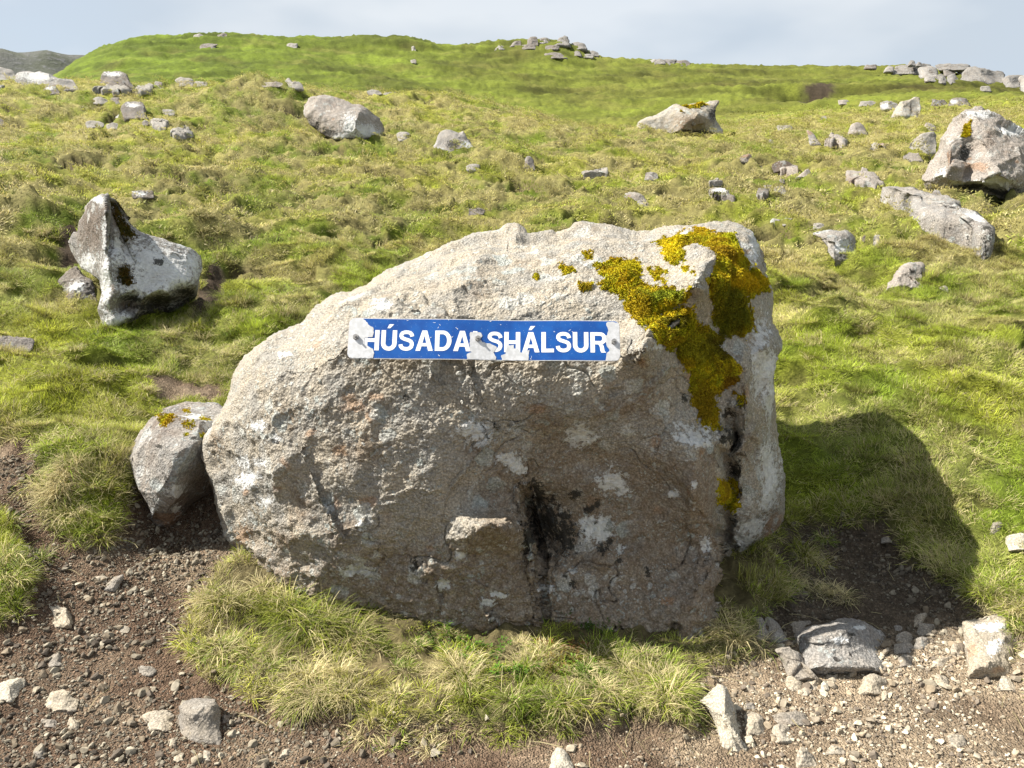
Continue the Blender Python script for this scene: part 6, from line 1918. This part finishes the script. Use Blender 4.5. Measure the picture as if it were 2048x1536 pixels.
# ---- low leafy weeds in the grass at the foot of the boulder
def weed_proto(name, seed):
    r = np.random.default_rng(seed)
    V, Q = [], []
    for k in range(14):
        a = r.uniform(0, 6.28); h = r.uniform(0.1, 1.0)
        L = r.uniform(0.25, 0.5); w = L * 0.34
        c = np.array([0.25*math.cos(a)*h, 0.25*math.sin(a)*h, h*0.8])
        d = np.array([math.cos(a), math.sin(a), r.uniform(-0.1, 0.6)]); d /= np.linalg.norm(d)
        s = np.cross(d, [0, 0, 1]); s /= np.linalg.norm(s)
        b = len(V)
        V += [c, c + d*L*0.5 - s*w/2 + [0, 0, .03], c + d*L, c + d*L*0.5 + s*w/2 + [0, 0, .03]]
        Q.append((b, b+1, b+2, b+3))
    me = new_mesh(name, np.array(V), np.array(Q), None, False)
    fattr(me, 'bt', np.ones(len(V))); fattr(me, 'br', np.repeat(r.random(14), 4))
    me.materials.append(M['blade'])
    return bpy.data.objects.new(name, me)

proto_collection('weed_kinds', [weed_proto('weed_%02d' % k, 700+k) for k in range(5)])

def weeds():
    r = np.random.default_rng(66)
    P, C, S = [], [], []
    for (u, v, n, sp, col) in [(880,1290,40,0.07,(0.09,0.15,0.015)),(960,1310,40,0.06,(0.08,0.17,0.012)),(1110,1330,40,0.06,(0.16,0.12,0.03)),(1140,1310,25,0.05,(0.22,0.11,0.04)),(1170,1345,40,0.06,(0.10,0.16,0.015)),
                               (1030,1345,30,0.05,(0.08,0.16,0.012)),(1050,1240,30,0.05,(0.05,0.11,0.012)),(1200,1250,30,0.06,(0.05,0.10,0.012)),(240,700,60,0.25,(0.09,0.12,0.015)),(520,600,50,0.2,(0.10,0.10,0.02)),(330,720,60,0.25,(0.10,0.13,0.015)),(1030,1430,8,0.02,(0.13,0.20,0.015))]:
        g = ground_hit(u, v)
        x = g[0] + r.normal(0, sp, n); y = g[1] + r.normal(0, sp * 0.7, n)
        P.append(np.stack([x, y, terrain(x, y)], 1)); C.append(np.array(col) * r.uniform(0.7, 1.4, (n, 1))); S.append(r.uniform(0.022, 0.05, n))
    P, C, S = np.vstack(P), np.vstack(C), np.concatenate(S)
    scatter('weeds', 'weed_kinds', P, yaw(len(P), r, 0.25), S, C, np.zeros(len(P)), label='low leafy weeds, some reddish, in the grass under the boulder', cat='weeds', seed=66)

weeds()

# ---- dry straw stems lying on the soil
def straw_proto(name, seed):
    r = np.random.default_rng(seed)
    p = np.zeros(3); d = np.array([1.0, 0, 0.1]); V, Q, BT, BR = [], [], [], []
    for s in range(7):
        V += [p + [0, -0.011, 0], p + [0, 0.011, 0.006]]; BT += [1, 1]; BR += [0.0, 0.0]
        p = p + d / 6; d = d + r.normal(0, 0.16, 3) * [1, 1, 0.5]; d[2] -= 0.05; d /= np.linalg.norm(d)
    for s in range(6): Q.append((2*s, 2*s+1, 2*s+3, 2*s+2))
    me = new_mesh(name, np.array(V), np.array(Q)); fattr(me, 'bt', BT); fattr(me, 'br', BR)
    me.materials.append(M['blade'])
    return bpy.data.objects.new(name, me)

proto_collection('straw_kinds', [straw_proto('straw_%02d' % k, 800+k) for k in range(6)])

def straw():
    r = np.random.default_rng(67)
    n = 2600
    x, y = polar_points(n, 1.9, 4.4, 38, r)
    k = bare_mask(x, y) > 0.4
    x, y = x[k], y[k]
    e = np.minimum(np.abs(sdist(x, y, ISLAND)), np.abs(sdist(x, y, TRACK)))
    k = r.random(len(x)) < np.exp(-e / 0.10)
    x, y = x[k], y[k]; n = len(x)
    rot = np.stack([r.normal(0, 0.15, n), r.normal(0, 0.15, n), r.uniform(0, 6.28, n)], 1)
    scatter('straw', 'straw_kinds', np.stack([x, y, terrain(x, y) + 0.008], 1), rot, r.uniform(0.05, 0.14, n), np.repeat([[0.3, 0.25, 0.12]], n, 0), np.ones(n), label='dry straw stems lying on the soil by the grass edge', cat='straw', seed=67)

straw()
#@@END
